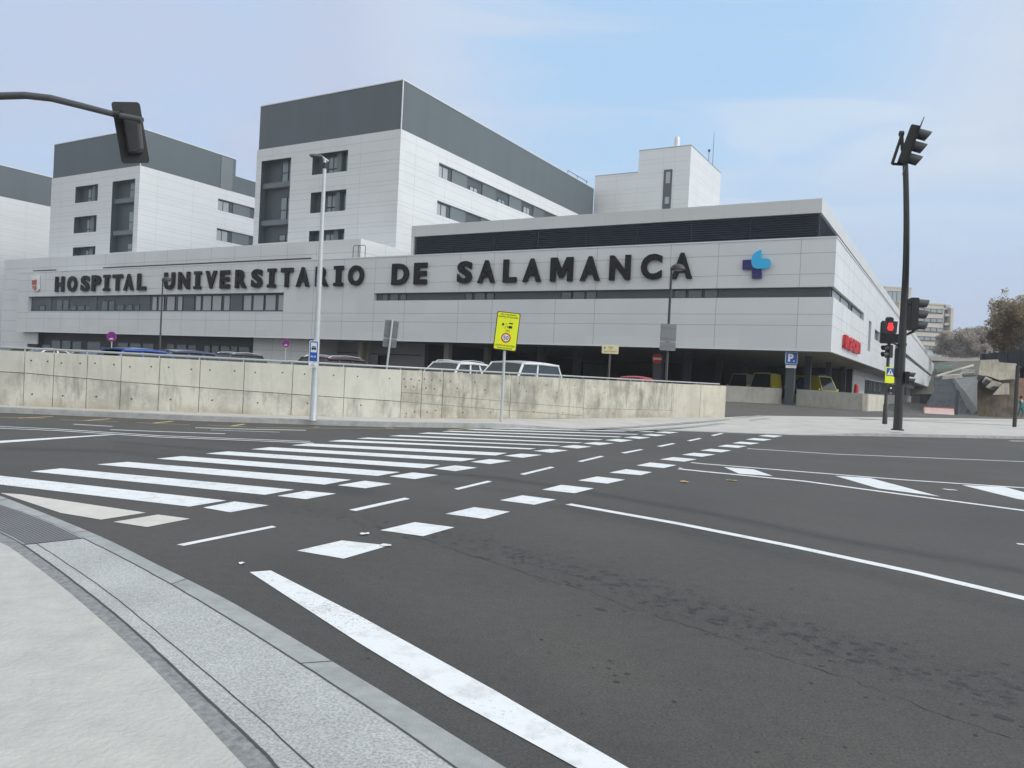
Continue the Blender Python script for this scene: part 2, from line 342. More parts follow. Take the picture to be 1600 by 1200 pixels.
for pl, w, a in [([(180, 690), (430, 712), (630, 735), (780, 747), (866, 760), (1100, 801), (1319, 845), (1600, 893)], .16, .42),
                 ([(180, 697), (430, 722), (640, 748), (780, 765), (849, 773), (1016, 812), (1250, 865), (1600, 945)], .12, .22),
                 ([(380, 778), (500, 800), (600, 822), (700, 842), (787, 857), (900, 891), (1012, 921), (1087, 951), (1200, 981), (1600, 1090)],   .34, .62),
                 ([(640, 795), (800, 850), (960, 900), (1150, 960), (1600, 1080)], .5, .18),
                 ([(0, 668), (180, 676), (500, 700)], .3, .3), ([(0, 700), (200, 706), (420, 735), (560, 770)], .3, .30),
                 ([(880, 792), (1050, 826), (1300, 884), (1600, 955)], .22, .26),
                 ([(1250, 715), (1420, 722), (1600, 737)], .18, .2), ([(430, 880), (600, 960), (800, 1075), (1000, 1200)], .22, .12)]:
    if w <= .22 or pl[0][0] == 0: tr = np.maximum(tr, wear_line(pl, w, a*.85))
    wr = np.maximum(wr, wear_line(pl, w*1.1, a*.85))
b_ = MB(); b_.v = vs
for i in range(len(xs)-1):
    for j in range(nf-1): b_.f.append((i*nf+j, (i+1)*nf+j, (i+1)*nf+j+1, i*nf+j+1)); b_.m.append(0)
o = struct('road', b_, M_asph, 'dark asphalt road surface with worn tyre tracks', 'road', recalc=False)
at_ = o.data.attributes.new('wear', 'FLOAT', 'POINT'); at_.data.foreach_set('value', wr); at_ = o.data.attributes.new('track', 'FLOAT', 'POINT'); at_.data.foreach_set('value', tr)
# cracks in the asphalt
def ribbon(mb, pts, w, z):
    n = len(pts); Ls = []; Rs = []
    for i in range(n):
        a = pts[max(0, i-1)]; b = pts[min(n-1, i+1)]; d = math.hypot(b[0]-a[0], b[1]-a[1]) or 1
        nx, ny = -(b[1]-a[1])/d, (b[0]-a[0])/d; ww = (w[i] if isinstance(w, list) else w)/2
        Ls.append((pts[i][0]+nx*ww, pts[i][1]+ny*ww, z)); Rs.append((pts[i][0]-nx*ww, pts[i][1]-ny*ww, z))
    for i in range(n-1): mb.quad(Ls[i], Ls[i+1], Rs[i+1], Rs[i])
M_crack = mat('crack', (.036, .035, .034), .9)
ck = MB()
for pxs in ([(595, 825), (658, 840), (682, 850), (731, 867), (787, 884), (855, 908), (919, 923), (975, 947), (1061, 974), (1162, 1007), (1200, 1022), (1330, 1062), (1480, 1120), (1600, 1160)],):
    P = [G(*p) for p in pxs]; q = []
    for a, b in zip(P, P[1:]):
        n = max(2, int(math.hypot(b[0]-a[0], b[1]-a[1])/.06))
        for k in range(n): t = k/n; q.append((a[0]+(b[0]-a[0])*t+R_.gauss(0, .010), a[1]+(b[1]-a[1])*t+R_.gauss(0, .010)))
    ribbon(ck, q, [R_.choice([.002, .003, .005, .008]) for _ in q], .002)
struct('road_crack', ck, M_crack, 'thin crack wandering across the asphalt', 'crack', recalc=False)
sp = MB(); rg = random.Random(77)
def spot(mb, x, y, a, b, th, z):
    n = 8; mb.quad(*[(x+a*(1+.25*rg.uniform(-1, 1))*math.cos(q)*math.cos(th)-b*(1+.25*rg.uniform(-1, 1))*math.sin(q)*math.sin(th), y+a*math.cos(q)*math.sin(th)+b*math.sin(q)*math.cos(th), z) for q in [2*math.pi*k/n for k in range(n)]])
band = [G(*p) for p in ((640, 835), (787, 862), (900, 893), (1012, 925), (1087, 953), (1200, 985), (1400, 1040), (1600, 1095), (1800, 1140))]
for k in range(230):
    i = rg.randrange(len(band)-1); t = rg.random(); x, y = band[i][0]+(band[i+1][0]-band[i][0])*t, band[i][1]+(band[i+1][1]-band[i][1])*t
    s_ = abs(rg.gauss(0, 1)); spot(sp, x+rg.gauss(0, .16), y+rg.gauss(0, .26), .008+.016*s_, .006+.009*s_, rg.uniform(-.9, .2), .0015+k*1e-6)
for k in range(110):
    y = 3.4+9*rg.random()**1.4; x = rg.uniform(-.3, .75)*y+.5; s_ = abs(rg.gauss(0, 1)); spot(sp, x, y, .005+.007*s_, .004+.005*s_, rg.uniform(0, 3), .0018+k*1e-6)
struct('road_spot', sp, mat('oil_spot', (.030, .030, .029), .7), 'scattered small dark oil spots on the asphalt', 'stain', recalc=False)
# ------------------------------------------------------------------ far pavement, kerb, car park ground
bx_ = [p[0] for p in BACK]+[p[0] for p in KERB]+[k for k, _ in KZ]
xs2 = sorted(set([x for x in bx_ if -160 <= x <= 170]+list(np.arange(-40, 60, 1.0))))
M_pave = mat('pale_pavement', (.50, .49, .465), .85, var=.13, scale=.9, bump=.3, bscale=45)
M_kerb = mat('granite_kerb', (.36, .37, .365), .8, var=.25, scale=3.5, bump=.2, bscale=80)
pv = MB(); kb = MB(); cp = MB()
def row(x, f):
    k, bk = interp(KERB, x)+.28, interp(BACK, x); f2 = f
    return (x, k+(bk-k)*f2, interp(KZ, x)+(interp(BZ, x)-interp(KZ, x))*smooth(0, 1, f2))
for x0, x1 in zip(xs2, xs2[1:]):
    for j in range(8): pv.quad(row(x0, j/8), row(x1, j/8), row(x1, (j+1)/8), row(x0, (j+1)/8))
    for a, c in ((x0, x1),):
        ya, yc = interp(KERB, a), interp(KERB, c); za, zc_ = interp(KZ, a), interp(KZ, c)
        kb.quad((a, ya, -.05), (c, yc, -.05), (c, yc+.02, zc_), (a, ya+.02, za)); kb.quad((a, ya+.02, za), (c, yc+.02, zc_), (c, yc+.28, zc_+.001), (a, ya+.28, za+.001))
    fr_ = [0, .01, .02, .03, .04, .06, .09, .13, .18, .25, .35, .5, .7, 1.]
    for f0, f1 in zip(fr_, fr_[1:]):
        def q(x, f): y = interp(BACK, x); yy = y+f*(330-y); return (x, yy, cpz(x, yy))
        cp.quad(q(x0, f0), q(x1, f0), q(x1, f1), q(x0, f1))
struct('pavement', pv, M_pave, 'pale paved footway along the far side of the road', 'pavement', recalc=False)
struct('kerb', kb, M_kerb, 'grey stone kerb along the far side of the road', 'kerb', recalc=False)
struct('car_park', cp, M_asph2, 'grey asphalt of the hospital car park and ramp', 'car park', recalc=False)
g_ = MB().quad((-1500, -1200, -8), (1500, -1200, -8), (1500, 2500, -8), (-1500, 2500, -8))
struct('ground', g_, mat('earth', (.16, .15, .11), .95, var=.2, scale=.02), 'distant flat earth', 'ground', recalc=False)
# darker tyre dirt & patches on far pavement
ps = MB()
for pl, w in (([(905, 666), (1000, 663), (1120, 658), (1190, 652)], .35), ([(980, 669), (1080, 664), (1200, 656)], .3), ([(1330, 656), (1450, 661), (1598, 667)], .35), ([(1345, 658), (1480, 659), (1598, 661)], .3)):
    pts = []
    for p in pl:
        z = .12; x, y = G(*p, z); pts.append((x, y))
    ribbon(ps, [(x, y) for x, y in pts], w, 0)
    n = (len(pl)-1)*4; ps.v[-n:] = [(a, b, row(a, max(0, min(1, (b-interp(KERB, a)-.28)/(interp(BACK, a)-interp(KERB, a)-.28))))[2]+.012) for a, b, c in ps.v[-n:]]
struct('pavement_stain', ps, mat('pavement_dirt', (.33, .33, .32), .85, var=.2, scale=2), 'darker tyre dirt across the pale footway', 'stain', recalc=False)
# ------------------------------------------------------------------ road markings
M_mark = mat('road_paint', (.72, .74, .74), .6); N_, L_, b0 = nodes_of(M_mark)
g = N_.new('ShaderNodeNewGeometry'); n = N_.new('ShaderNodeTexNoise'); n.inputs['Scale'].default_value = 5; n.inputs['Detail'].default_value = 9; n.inputs['Roughness'].default_value = .7; L_.new(g.outputs['Position'], n.inputs['Vector'])
r = N_.new('ShaderNodeValToRGB'); r.color_ramp.elements[0].position = .30; r.color_ramp.elements[0].color = (.57, .585, .59, 1); r.color_ramp.elements[1].position = .50; r.color_ramp.elements[1].color = (.76, .79, .80, 1)
L_.new(n.outputs[0], r.inputs[0])
nf_ = N_.new('ShaderNodeTexNoise'); nf_.inputs['Scale'].default_value = 42; nf_.inputs['Detail'].default_value = 5; nf_.inputs['Roughness'].default_value = .8; L_.new(g.outputs['Position'], nf_.inputs['Vector'])
ng_ = N_.new('ShaderNodeTexNoise'); ng_.inputs['Scale'].default_value = .9; L_.new(g.outputs['Position'], ng_.inputs['Vector'])
ad = N_.new('ShaderNodeMath'); ad.operation = 'MULTIPLY_ADD'; L_.new(ng_.outputs[0], ad.inputs[0]); ad.inputs[1].default_value = .35; L_.new(nf_.outputs[0], ad.inputs[2])
th_ = N_.new('ShaderNodeMapRange'); th_.inputs[1].default_value = .50; th_.inputs[2].default_value = .58; L_.new(ad.outputs[0], th_.inputs[0])
mw = N_.new('ShaderNodeMix'); mw.data_type = 'RGBA'; L_.new(th_.outputs[0], mw.inputs[0]); mw.inputs[6].default_value = (.26, .26, .255, 1); L_.new(r.outputs[0], mw.inputs[7]); L_.new(mw.outputs[2], b0.inputs['Base Color'])
n = N_.new('ShaderNodeTexNoise'); n.inputs['Scale'].default_value = 120; L_.new(g.outputs['Position'], n.inputs['Vector']); bp = N_.new('ShaderNodeBump'); bp.inputs['Strength'].default_value = .4; bp.inputs['Distance'].default_value = .004; L_.new(n.outputs[0], bp.inputs['Height']); L_.new(bp.outputs[0], b0.inputs['Normal'])
M_mark2 = mat('cream_road_paint', (.60, .58, .54), .7, var=.10, scale=4); M_markY = mat('yellow_road_paint', (.62, .50, .25), .7, var=.15, scale=4)
ZM = .004
def poly(mb, pxs): mb.quad(*[(*G(*p), ZM) for p in pxs])
def pline(mb, pxs, w):
    P = [G(*p) for p in pxs]
    if pxs[-1][0] > 1590 and len(pxs) > 2:
        a, b = P[-2], P[-1]; d = math.hypot(b[0]-a[0], b[1]-a[1]); P.append((b[0]+(b[0]-a[0])/d*14, b[1]+(b[1]-a[1])/d*14))
    ribbon(mb, P, w, ZM)
def lerp2(a, b, t): return (a[0]+(b[0]-a[0])*t, a[1]+(b[1]-a[1])*t)
zb = MB()
rt = [(354, 782.5), (460, 765.5), (549, 750), (625, 738), (687.6, 726.7), (745, 717), (793, 708)]
rb = [(296, 792), (414, 773.6), (507, 757.6), (590, 744), (662, 732), (721, 721), (774, 712)]
ltp = [(-120, 733), (47.5, 737), (151, 726), (244, 717), (321, 709), (391.5, 702.2), (455, 696)]
ltt = [(-60, 739), (96, 732), (199, 722), (285, 713), (356, 705.5), (422, 699), (481, 693)]
for i in range(7):
    if i == 0: poly(zb, [(-60, 750.5), (296, 792), (354, 782.5), (-20, 741.5)])
    else: poly(zb, [ltp[i], rb[i], rt[i], ltt[i]])
RT2 = [(837.5, 701), (876, 696), (911, 691.7), (942.5, 686.8), (972.6, 682.5), (998.5, 678.5), (1024, 674.4)]
LT2 = [(512.5, 689.7), (557, 685.5), (607, 681.5), (652, 677.5), (690, 674.5), (728, 671.6), (765, 669.6)]
PR = [G(*p) for p in [(793, 708)]+RT2]; PL = [G(*p) for p in [(455, 696)]+LT2]
for i in range(1, 8):
    a, c = PR[i], PL[i]; da = (PR[i][0]-PR[i-1][0], PR[i][1]-PR[i-1][1]); dc = (PL[i][0]-PL[i-1][0], PL[i][1]-PL[i-1][1])
    # near edge = tip line, far edge half a pitch further on
    a0 = (a[0]-.40*da[0]*.55, a[1]-.40*da[1]*.55); a1 = (a[0]+.0*da[0], a[1]+.0*da[1])
    c0 = c; c1 = (c[0]+.42*dc[0], c[1]+.42*dc[1])
    zb.quad((*c0, ZM), (*a0, ZM), (*a1, ZM), (*c1, ZM))
struct('zebra_crossing', zb, M_mark, 'long white zebra stripes painted across the road', 'zebra crossing', recalc=False)
sq = MB()
for q in ([(317, 793.5), (366, 784), (420, 790), (360, 801)], [(433, 775.3), (478, 767.4), (525, 771.7), (478, 780.5)], [(527, 758.6), (570, 751.5), (612, 756.5), (571, 763.3)], [(608, 744.5), (645, 738.5), (685, 742.5), (648, 749)], [(677, 732.3), (711, 727.5), (746, 731), (711, 736.5)], [(735, 722), (765, 717.6), (799, 720.3), (766, 725.3)], [(787, 712.3), (814, 709), (847, 711), (817, 715.5)],
          [(833, 704.7), (860, 701.8), (888, 704), (861, 707.6)], [(873, 698.2), (897, 695.7), (925, 698), (902, 701)], [(910, 693), (930, 691), (959, 692.8), (937, 695.8)], [(945, 687.7), (965, 686), (989, 688), (970, 690.8)], [(974, 683.5), (992, 682), (1017, 683.8), (999, 686)], [(1002, 679.5), (1017, 678.2), (1041, 679.8), (1025, 681.7)], [(1022, 675.7), (1038, 674.4), (1061, 675.6), (1046, 677.4)]): poly(sq, q)
struct('cycle_crossing_square', sq, M_mark, 'row of white painted squares beside the zebra stripes', 'road marking', recalc=False)
sq = MB()
for q in ([(464, 861), (534, 845), (608, 853), (537, 873.5)], [(594, 829), (648, 816.3), (710, 824.4), (661, 838.3)], [(696, 803.3), (741, 792.8), (797, 800), (757, 811.3)], [(781, 782), (816, 774.3), (869, 781), (835, 789)], [(847, 765.5), (877, 757.8), (928, 763.5), (898, 771)], [(903, 751), (933, 744.8), (977, 749.8), (949, 756)], [(952, 738.8), (978, 733.3), (1019, 738), (1001, 742.7)], [(994, 727.5), (1016, 722.8), (1057, 727), (1037, 731.7)], [(1031, 718), (1052, 714.4), (1089, 717.8), (1069, 721.7)], [(1065, 710.7), (1084, 707.7), (1118, 710.3), (1097, 713.9)], [(1094, 704), (1111, 701.3), (1143, 704), (1127, 707)], [(1121, 697.6), (1135, 695), (1167, 697.2), (1153, 700)], [(1144, 692.6), (1157, 690.2), (1187, 692.5), (1173, 694.7)], [(1165, 686.8), (1178, 684.6), (1206, 686.6), (1193, 689)], [(1185, 681.3), (1197, 679.6), (1223, 681.2), (1210, 683.5)]): poly(sq, q)
struct('wide_crossing_square', sq, M_mark, 'outer row of larger white painted squares crossing the road', 'road marking', recalc=False)
ln = MB()
for q in ([(276, 851.5), (425, 822), (432, 824), (287, 853.5)], [(545, 797), (632, 778), (641, 779.8), (556, 799)], [(709, 764), (762, 751.5), (769, 752.8), (716, 765.6)], [(812, 741), (860, 729.5), (867, 730.6), (819, 742.4)], [(902, 721), (938, 712.5), (944, 713.6), (909, 722)], [(970, 707.6), (1000, 702), (1006, 702.8), (977, 708.7)], [(1026, 697.3), (1050, 692.6), (1056, 693.4), (1033, 698.3)], [(1073, 688.6), (1092, 684.7), (1097, 685.4), (1079, 689.5)], [(1110, 680.4), (1126, 676.9), (1131, 677.5), (1116, 681.2)]): poly(ln, q)
struct('cycle_lane_dash', ln, M_mark, 'thin white dashes down the middle of the cycle crossing', 'road marking', recalc=False)
ln = MB()
poly(ln, [(390, 894.5), (423, 892), (560, 962), (770, 1078), (985, 1203), (905, 1203), (700, 1090), (560, 1005), (460, 940)])
a0, a1, b0_, b1_ = G(770, 1078), G(985, 1203), G(700, 1090), G(905, 1203); dx, dy = a1[0]-a0[0], a1[1]-a0[1]
ln.quad((*a1, ZM), (*b1_, ZM), (b1_[0]+dx*4, b1_[1]+dy*4, ZM), (a1[0]+dx*4, a1[1]+dy*4, ZM))
struct('stop_line', ln, M_mark, 'broad white line running down to the bottom edge', 'road marking', recalc=False)
ln = MB()
pline(ln, [(888, 788), (1060, 818.5), (1235, 853.3), (1430, 895), (1600, 935.3), (1700, 959)], .14)
pline(ln, [(1060, 732.8), (1100, 737), (1256, 752), (1412, 773), (1600, 798), (1700, 812)], .15); pline(ln, [(1080, 723), (1100, 725), (1256, 737.5), (1412, 750), (1600, 762.5), (1700, 769)], .13)
pline(ln, [(1168, 701), (1300, 709.5), (1600, 721.5)], .11); pline(ln, [(1578, 689), (1640, 690)], .2); pline(ln, [(1589, 850), (1640, 855)], .08)
pline(ln, [(-20, 665.6), (90, 670.7), (250, 681), (400, 686.8), (485, 690)], .09); pline(ln, [(-20, 668.5), (90, 673), (250, 683.2), (400, 689), (490, 692.5)], .09)
poly(ln, [(0, 689), (165, 679.3), (184, 679.2), (0, 692.5)])
pline(ln, [(115, 663), (176, 666.5)], .10); pline(ln, [(172, 671.5), (250, 674.5), (352, 678)], .11); pline(ln, [(305, 668.5), (400, 671), (478, 672.5)], .12); pline(ln, [(330, 672), (437, 675.5)], .07); pline(ln, [(1060, 731.5), (1066, 731.8)], .1)
struct('lane_line', ln, M_mark, 'thin white lane lines curving along the road', 'road marking', recalc=False)
ln = MB()
for q in ([(1131, 730), (1178, 733.7), (1208, 744), (1155, 740.5)], [(1304.7, 743.8), (1359, 747), (1469, 776.2), (1372, 763.4)], [(1503, 758.2), (1569, 761), (1700, 796), (1590, 780)]): poly(ln, q)
struct('hatching', ln, M_mark, 'slanted white chevron bars between two lane lines', 'road marking', recalc=False)
ln = MB(); poly(ln, [(0, 770.5), (35, 773), (228, 801.5), (158, 812.5), (95, 802)]); poly(ln, [(177, 816), (247, 804.5), (297, 811), (230, 824)])
struct('worn_marking', ln, M_mark2, 'worn cream coloured marking beside the near kerb', 'road marking', recalc=False)
ln = MB()
for p in ([(30, 653.5), (82, 651)], [(130, 657.5), (172, 654.5)], [(240, 661.3), (270, 658.3)], [(360, 666.3), (382, 662.8)], [(603, 668.5), (615, 669.5)], [(700, 672), (740, 669.5)], [(490, 667.5), (499, 667.5)]): pline(ln, p, .10)
for p in ([(0, 652), (70, 654)], [(95, 656), (185, 659)], [(212, 660.5), (297, 664)], [(325, 664.5), (385, 667)], [(400, 668.5), (640, 670.3)]): pline(ln, p, .05)
struct('parking_marking', ln, M_markY, 'faded yellow bay ticks along the far kerb', 'road marking', recalc=False)
# ------------------------------------------------------------------ near pavement (lower left)
def catmull(P, n):
    P = [np.array(p, float) for p in P]; d = [0]
    for a, b in zip(P, P[1:]): d.append(d[-1]+np.linalg.norm(b-a))
    out = []
    for k in range(n):
        s = d[-1]*k/(n-1); i = max(j for j in range(len(P)-1) if d[j] <= s+1e-9); t = (s-d[i])/(d[i+1]-d[i])
        p0 = P[i-1] if i else 2*P[0]-P[1]; p1, p2 = P[i], P[i+1]; p3 = P[i+2] if i+2 < len(P) else 2*P[-1]-P[-2]
        out.append(tuple(.5*((2*p1)+(p2-p0)*t+(2*p0-5*p1+4*p2-p3)*t*t+(3*p1-p0-3*p2+p3)*t**3)))
    return out
ZP = .09
def edge(pxs):
    P = [G(*p, ZP) for p in pxs]
    a, b = P[0], P[1]; d = math.hypot(a[0]-b[0], a[1]-b[1]); dx, dy = (a[0]-b[0])/d, (a[1]-b[1])/d
    for k in range(1, 11): P.insert(0, (a[0]+dx*k*.9-.012*k*k, a[1]+dy*k*.9-.02*k*k))
    a, b = P[-1], P[-2]; d = math.hypot(a[0]-b[0], a[1]-b[1])
    for k in range(1, 8): P.append((a[0]+(a[0]-b[0])/d*.8*k, a[1]+(a[1]-b[1])/d*.8*k))
    return catmull(P, 150)
O0 = edge([(0, 774.5), (92, 811), (169, 843.6), (245.5, 882), (330, 924), (400, 962.5), (600, 1082), (791, 1200)])
K1 = edge([(0, 788), (70, 813), (134, 843), (199.5, 876), (276, 918), (400, 993), (600, 1122), (712, 1200)])
K2 = edge([(0, 822), (55.6, 849), (112, 886), (174.5, 930), (293, 1027), (400, 1118), (490, 1200)])
K3 = edge([(0, 832), (36, 851), (111, 905), (192, 970), (276, 1047), (400, 1164), (440, 1206)])
K4 = edge([(0, 847), (27, 863), (111, 928), (230, 1035), (353, 1166), (385, 1200)])
K5 = [(-22+i*.115, 9.5-i*.115) for i in range(150)]
def strip(mb, A, B, z): 
    for i in range(len(A)-1): mb.quad((*A[i], z), (*A[i+1], z), (*B[i+1], z), (*B[i], z))
M_gran = mat('speckled_granite', (.43, .44, .45), .75); N_, L_, b0 = nodes_of(M_gran)
g = N_.new('ShaderNodeNewGeometry'); v = N_.new('ShaderNodeTexNoise'); v.inputs['Scale'].default_value = 75; v.inputs['Roughness'].default_value = .8; v.inputs['Detail'].default_value = 2; L_.new(g.outputs['Position'], v.inputs['Vector'])
r = N_.new('ShaderNodeValToRGB'); e = r.color_ramp.elements; e[0].position = .34; e[0].color = (.275, .285, .285, 1); e[1].position = .66; e[1].color = (.525, .54, .54, 1); L_.new(v.outputs[0], r.inputs[0])
v2 = N_.new('ShaderNodeTexNoise'); v2.inputs['Scale'].default_value = 1.6; v2.inputs['Detail'].default_value = 5; L_.new(g.outputs['Position'], v2.inputs['Vector'])
mr = N_.new('ShaderNodeMapRange'); mr.inputs[1].default_value = .3; mr.inputs[2].default_value = .7; mr.inputs[3].default_value = .86; mr.inputs[4].default_value = 1.08; L_.new(v2.outputs[0], mr.inputs[0])
sc = N_.new('ShaderNodeVectorMath'); sc.operation = 'SCALE'; L_.new(r.outputs[0], sc.inputs[0]); L_.new(mr.outputs[0], sc.inputs['Scale']); L_.new(sc.outputs[0], b0.inputs['Base Color'])
M_cpv = mat('cast_concrete_pavement', (.475, .475, .45), .85, var=.12, scale=5, bump=.5, bscale=38, alt=(.42, .42, .40))
M_dkst = mat('dark_granite_band', (.25, .262, .262), .8, var=.4, scale=24, bump=.3, bscale=90)
M_kerb2 = mat('near_kerb_granite', (.34, .36, .36), .8, var=.22, scale=7, bump=.3, bscale=110)
o = MB(); strip(o, K4, K5, ZP); struct('near_pavement', o, M_cpv, 'smooth cream concrete footway in the lower left corner', 'pavement', recalc=False)
o = MB(); strip(o, K3, K4, ZP-.001); struct('dark_stone_band', o, M_dkst, 'rough dark stone band edging the near footway', 'pavement', recalc=False)
o = MB(); strip(o, K1, K2, ZP); strip(o, K2, K3, ZP); struct('granite_paving', o, M_gran, 'speckled grey granite paving beside the near kerb', 'pavement', recalc=False)
o = MB(); strip(o, O0, K1, ZP)
for i in range(len(O0)-1): o.quad((*O0[i], ZP), (*O0[i+1], ZP), (*O0[i+1], -.02), (*O0[i], -.02))
struct('near_kerb', o, M_kerb2, 'curved grey kerb of the near footway', 'kerb', recalc=False)
M_gap = mat('paving_gap', (.07, .07, .072), .9)
jt = MB()
for K, w in ((K1, .011), (K2, .007), (K3, .012)): ribbon(jt, [(a+R_.gauss(0, .0015), b+R_.gauss(0, .0015)) for a, b in K], w, ZP+.002)
def cross(A, B, k):
    q_ = min(B, key=lambda q: (q[0]-A[k][0])**2+(q[1]-A[k][1])**2)
    if math.hypot(q_[0]-A[k][0], q_[1]-A[k][1]) < .6: ribbon(jt, [A[k], q_], .008, ZP+.002)
for k in range(50, 130, 13): cross(O0, K1, k)
struct('paving_joint', jt, M_gap, 'dark open joints between the kerb stones', 'joint', recalc=False)
# ribbed warning slabs at the crossing
tl = MB(); cut1 = G(134, 843, ZP); cut3 = G(36, 851, ZP)
i1 = min(range(150), key=lambda i: (K1[i][0]-cut1[0])**2+(K1[i][1]-cut1[1])**2); i3 = min(range(150), key=lambda i: (K3[i][0]-cut3[0])**2+(K3[i][1]-cut3[1])**2)
A = [K1[round(i1*k/30)] for k in range(31)]; B = [K3[round(i3*k/30)] for k in range(31)]
strip(tl, A, B, ZP+.003); tl.mi = 1
for q in range(1, 15):
    f = q/15; ribbon(tl, [lerp2(a, b, f) for a, b in zip(A, B)], .022, ZP+.005)
for k in range(0, 31, 2):
    for f in ((0, 1),): ribbon(tl, [A[k], B[k]], .008, ZP+.0055)
struct('tactile_paving', tl, [mat('ribbed_slab', (.31, .32, .34), .8, var=.15, scale=5), mat('rib_groove', (.13, .135, .145), .9)], 'ribbed grey tactile slabs at the near kerb', 'paving', recalc=False)
# ------------------------------------------------------------------ hospital main wing
HR = thing('hospital_building', 'long low white hospital wing carrying the big black lettering and blue cross logo', 'building', (*C0, .45))
def holed(mb, fr, a0, a1, z0, z1, holes, depth=.35):
    A = sorted({a0, a1, *[h[0] for h in holes], *[h[1] for h in holes]}); Z = sorted({z0, z1, *[h[2] for h in holes], *[h[3] for h in holes]})
    A = [a for a in A if a0 <= a <= a1]; Z = [z for z in Z if z0 <= z <= z1]
    for p, q in zip(A, A[1:]):
        for s, t in zip(Z, Z[1:]):
            if not any(h[0] <= p and q <= h[1] and h[2] <= s and t <= h[3] for h in holes): mb.fq(fr, p, q, s, t, 0)
    for h in holes:
        P = fr.p; a, b, c, d = h[:4]; dp = h[4] if len(h) > 4 else depth
        mb.quad(P(a, c, 0), P(b, c, 0), P(b, c, -dp), P(a, c, -dp)); mb.quad(P(a, d, 0), P(b, d, 0), P(b, d, -dp), P(a, d, -dp))
        if a > .01: mb.quad(P(a, c, 0), P(a, d, 0), P(a, d, -dp), P(a, c, -dp))
        mb.quad(P(b, c, 0), P(b, d, 0), P(b, d, -dp), P(b, c, -dp))
def joints(mb, fr, hz, vt, a0, a1, z0, z1, holes=(), w=.035):
    def cuts(lo, hi, blk):
        seg = [(lo, hi)]
        for b0_, b1_ in blk: seg = [x for s, e in seg for x in ([(s, e)] if b1_ <= s or b0_ >= e else [(s, b0_)]*(b0_ > s)+[(b1_, e)]*(b1_ < e))]
        return seg
    for z in hz:
        for s, e in cuts(a0, a1, [(h[0], h[1]) for h in holes if h[2] <= z <= h[3]]): mb.fb(fr, s+.01, e-.01, z-w/2, z+w/2, -.01, .003)
    for a in vt:
        for s, e in cuts(z0, z1, [(h[2], h[3]) for h in holes if h[0] <= a <= h[1]]): mb.fb(fr, a-w/2, a+w/2, s+.01, e-.01, -.01, .004)
ZB, ZT = 4.61, 12.74
LT_END = FRONT.hit(26, 500)[0]
tL0, tL1 = FRONT.hit(443, 470)[0], FRONT.hit(44, 475)[0]
tR1 = FRONT.hit(585, 463)[0]
holesF = [(tL0, tL1, 7.36, 9.42, .45), (0, tR1, 8.45, 9.2, .35)]
w_ = MB(); holed(w_, FRONT, 0, LT_END, ZB, ZT, [(tL0, tL1, 7.36, 9.42, .45), (0.0, tR1, 8.45, 9.2, .35)])
VJ = [105.25, 100.96, 96.98, 92.57, 88.31, 84.13, 80.21, 75.75, 72.06, 67.72, 63.69, 59.43, 55.29, 50.96, 46.85, 42.71, 38.86, 32.56, 28.86, 22.46, 18.72, 12.3, 8.48, 2.4]
w_.mi = 1; joints(w_, FRONT, (6.37, 7.2, 10.15, 11.68), VJ, 0, LT_END, ZB, ZT, holesF); w_.mi = 0
SEND = 243.
holesR = [(0, 20.2, 8.45, 9.2, .3), (25.1, 27.6, 5.9, 8.95, .3), (31.5, 37.5, 7.5, 8.6, .3), (62, 240, 8.0, 8.75, .3)]
holed(w_, RIGHT, 0, SEND, ZB, ZT, holesR)
# soffit + roof + trim
for z in (ZB,): w_.quad(FRONT.p(0, z), FRONT.p(0, z, -250), FRONT.p(4, z, -250), FRONT.p(4, z, 0))
w_.fb(FRONT, LT_END-.3, LT_END, ZB, ZT, -1.4, -.005)
w_.build('facade', [M_panel, M_joint], HR, recalc=False)
w_ = MB(); joints(w_, RIGHT, (6.37, 7.2, 10.15, 11.68), [s for s in np.arange(5, 243, 6.2)]+[s for s in np.arange(8, 243, 12.4)], 0, SEND, ZB, ZT, holesR, w=.03)
w_.build('side_panel_joint', M_jointL, HR)
w_ = MB(); w_.fb(FRONT, -.06, LT_END, ZT, ZT+.10, -.5, .05); w_.fb(RIGHT, .5, SEND, ZT, ZT+.10, -.5, .06); w_.build('parapet_cap', M_sill, HR)
w_ = MB(); w_.fb(FRONT, -.03, LT_END, ZB-.12, ZB-.004, -.25, .03); w_.fb(RIGHT, .25, SEND, ZB-.12, ZB-.004, -.25, .03); w_.build('bottom_trim', M_sill, HR)
w_ = MB(); w_.fb(FRONT, .2, LT_END-.3, ZB-.02, ZB+.3, -46, -.26); w_.fb(FRONT, .2, 8, ZB-.02, ZB+.3, -243, -46); w_.build('soffit', M_soffit, HR)
w_ = MB(); w_.fb(FRONT, .3, LT_END-.4, ZT-.3, ZT-.02, -45, -.3); w_.fb(FRONT, .3, 60, ZT-.3, ZT-.02, -243, -45); w_.build('roof', M_soffit, HR)
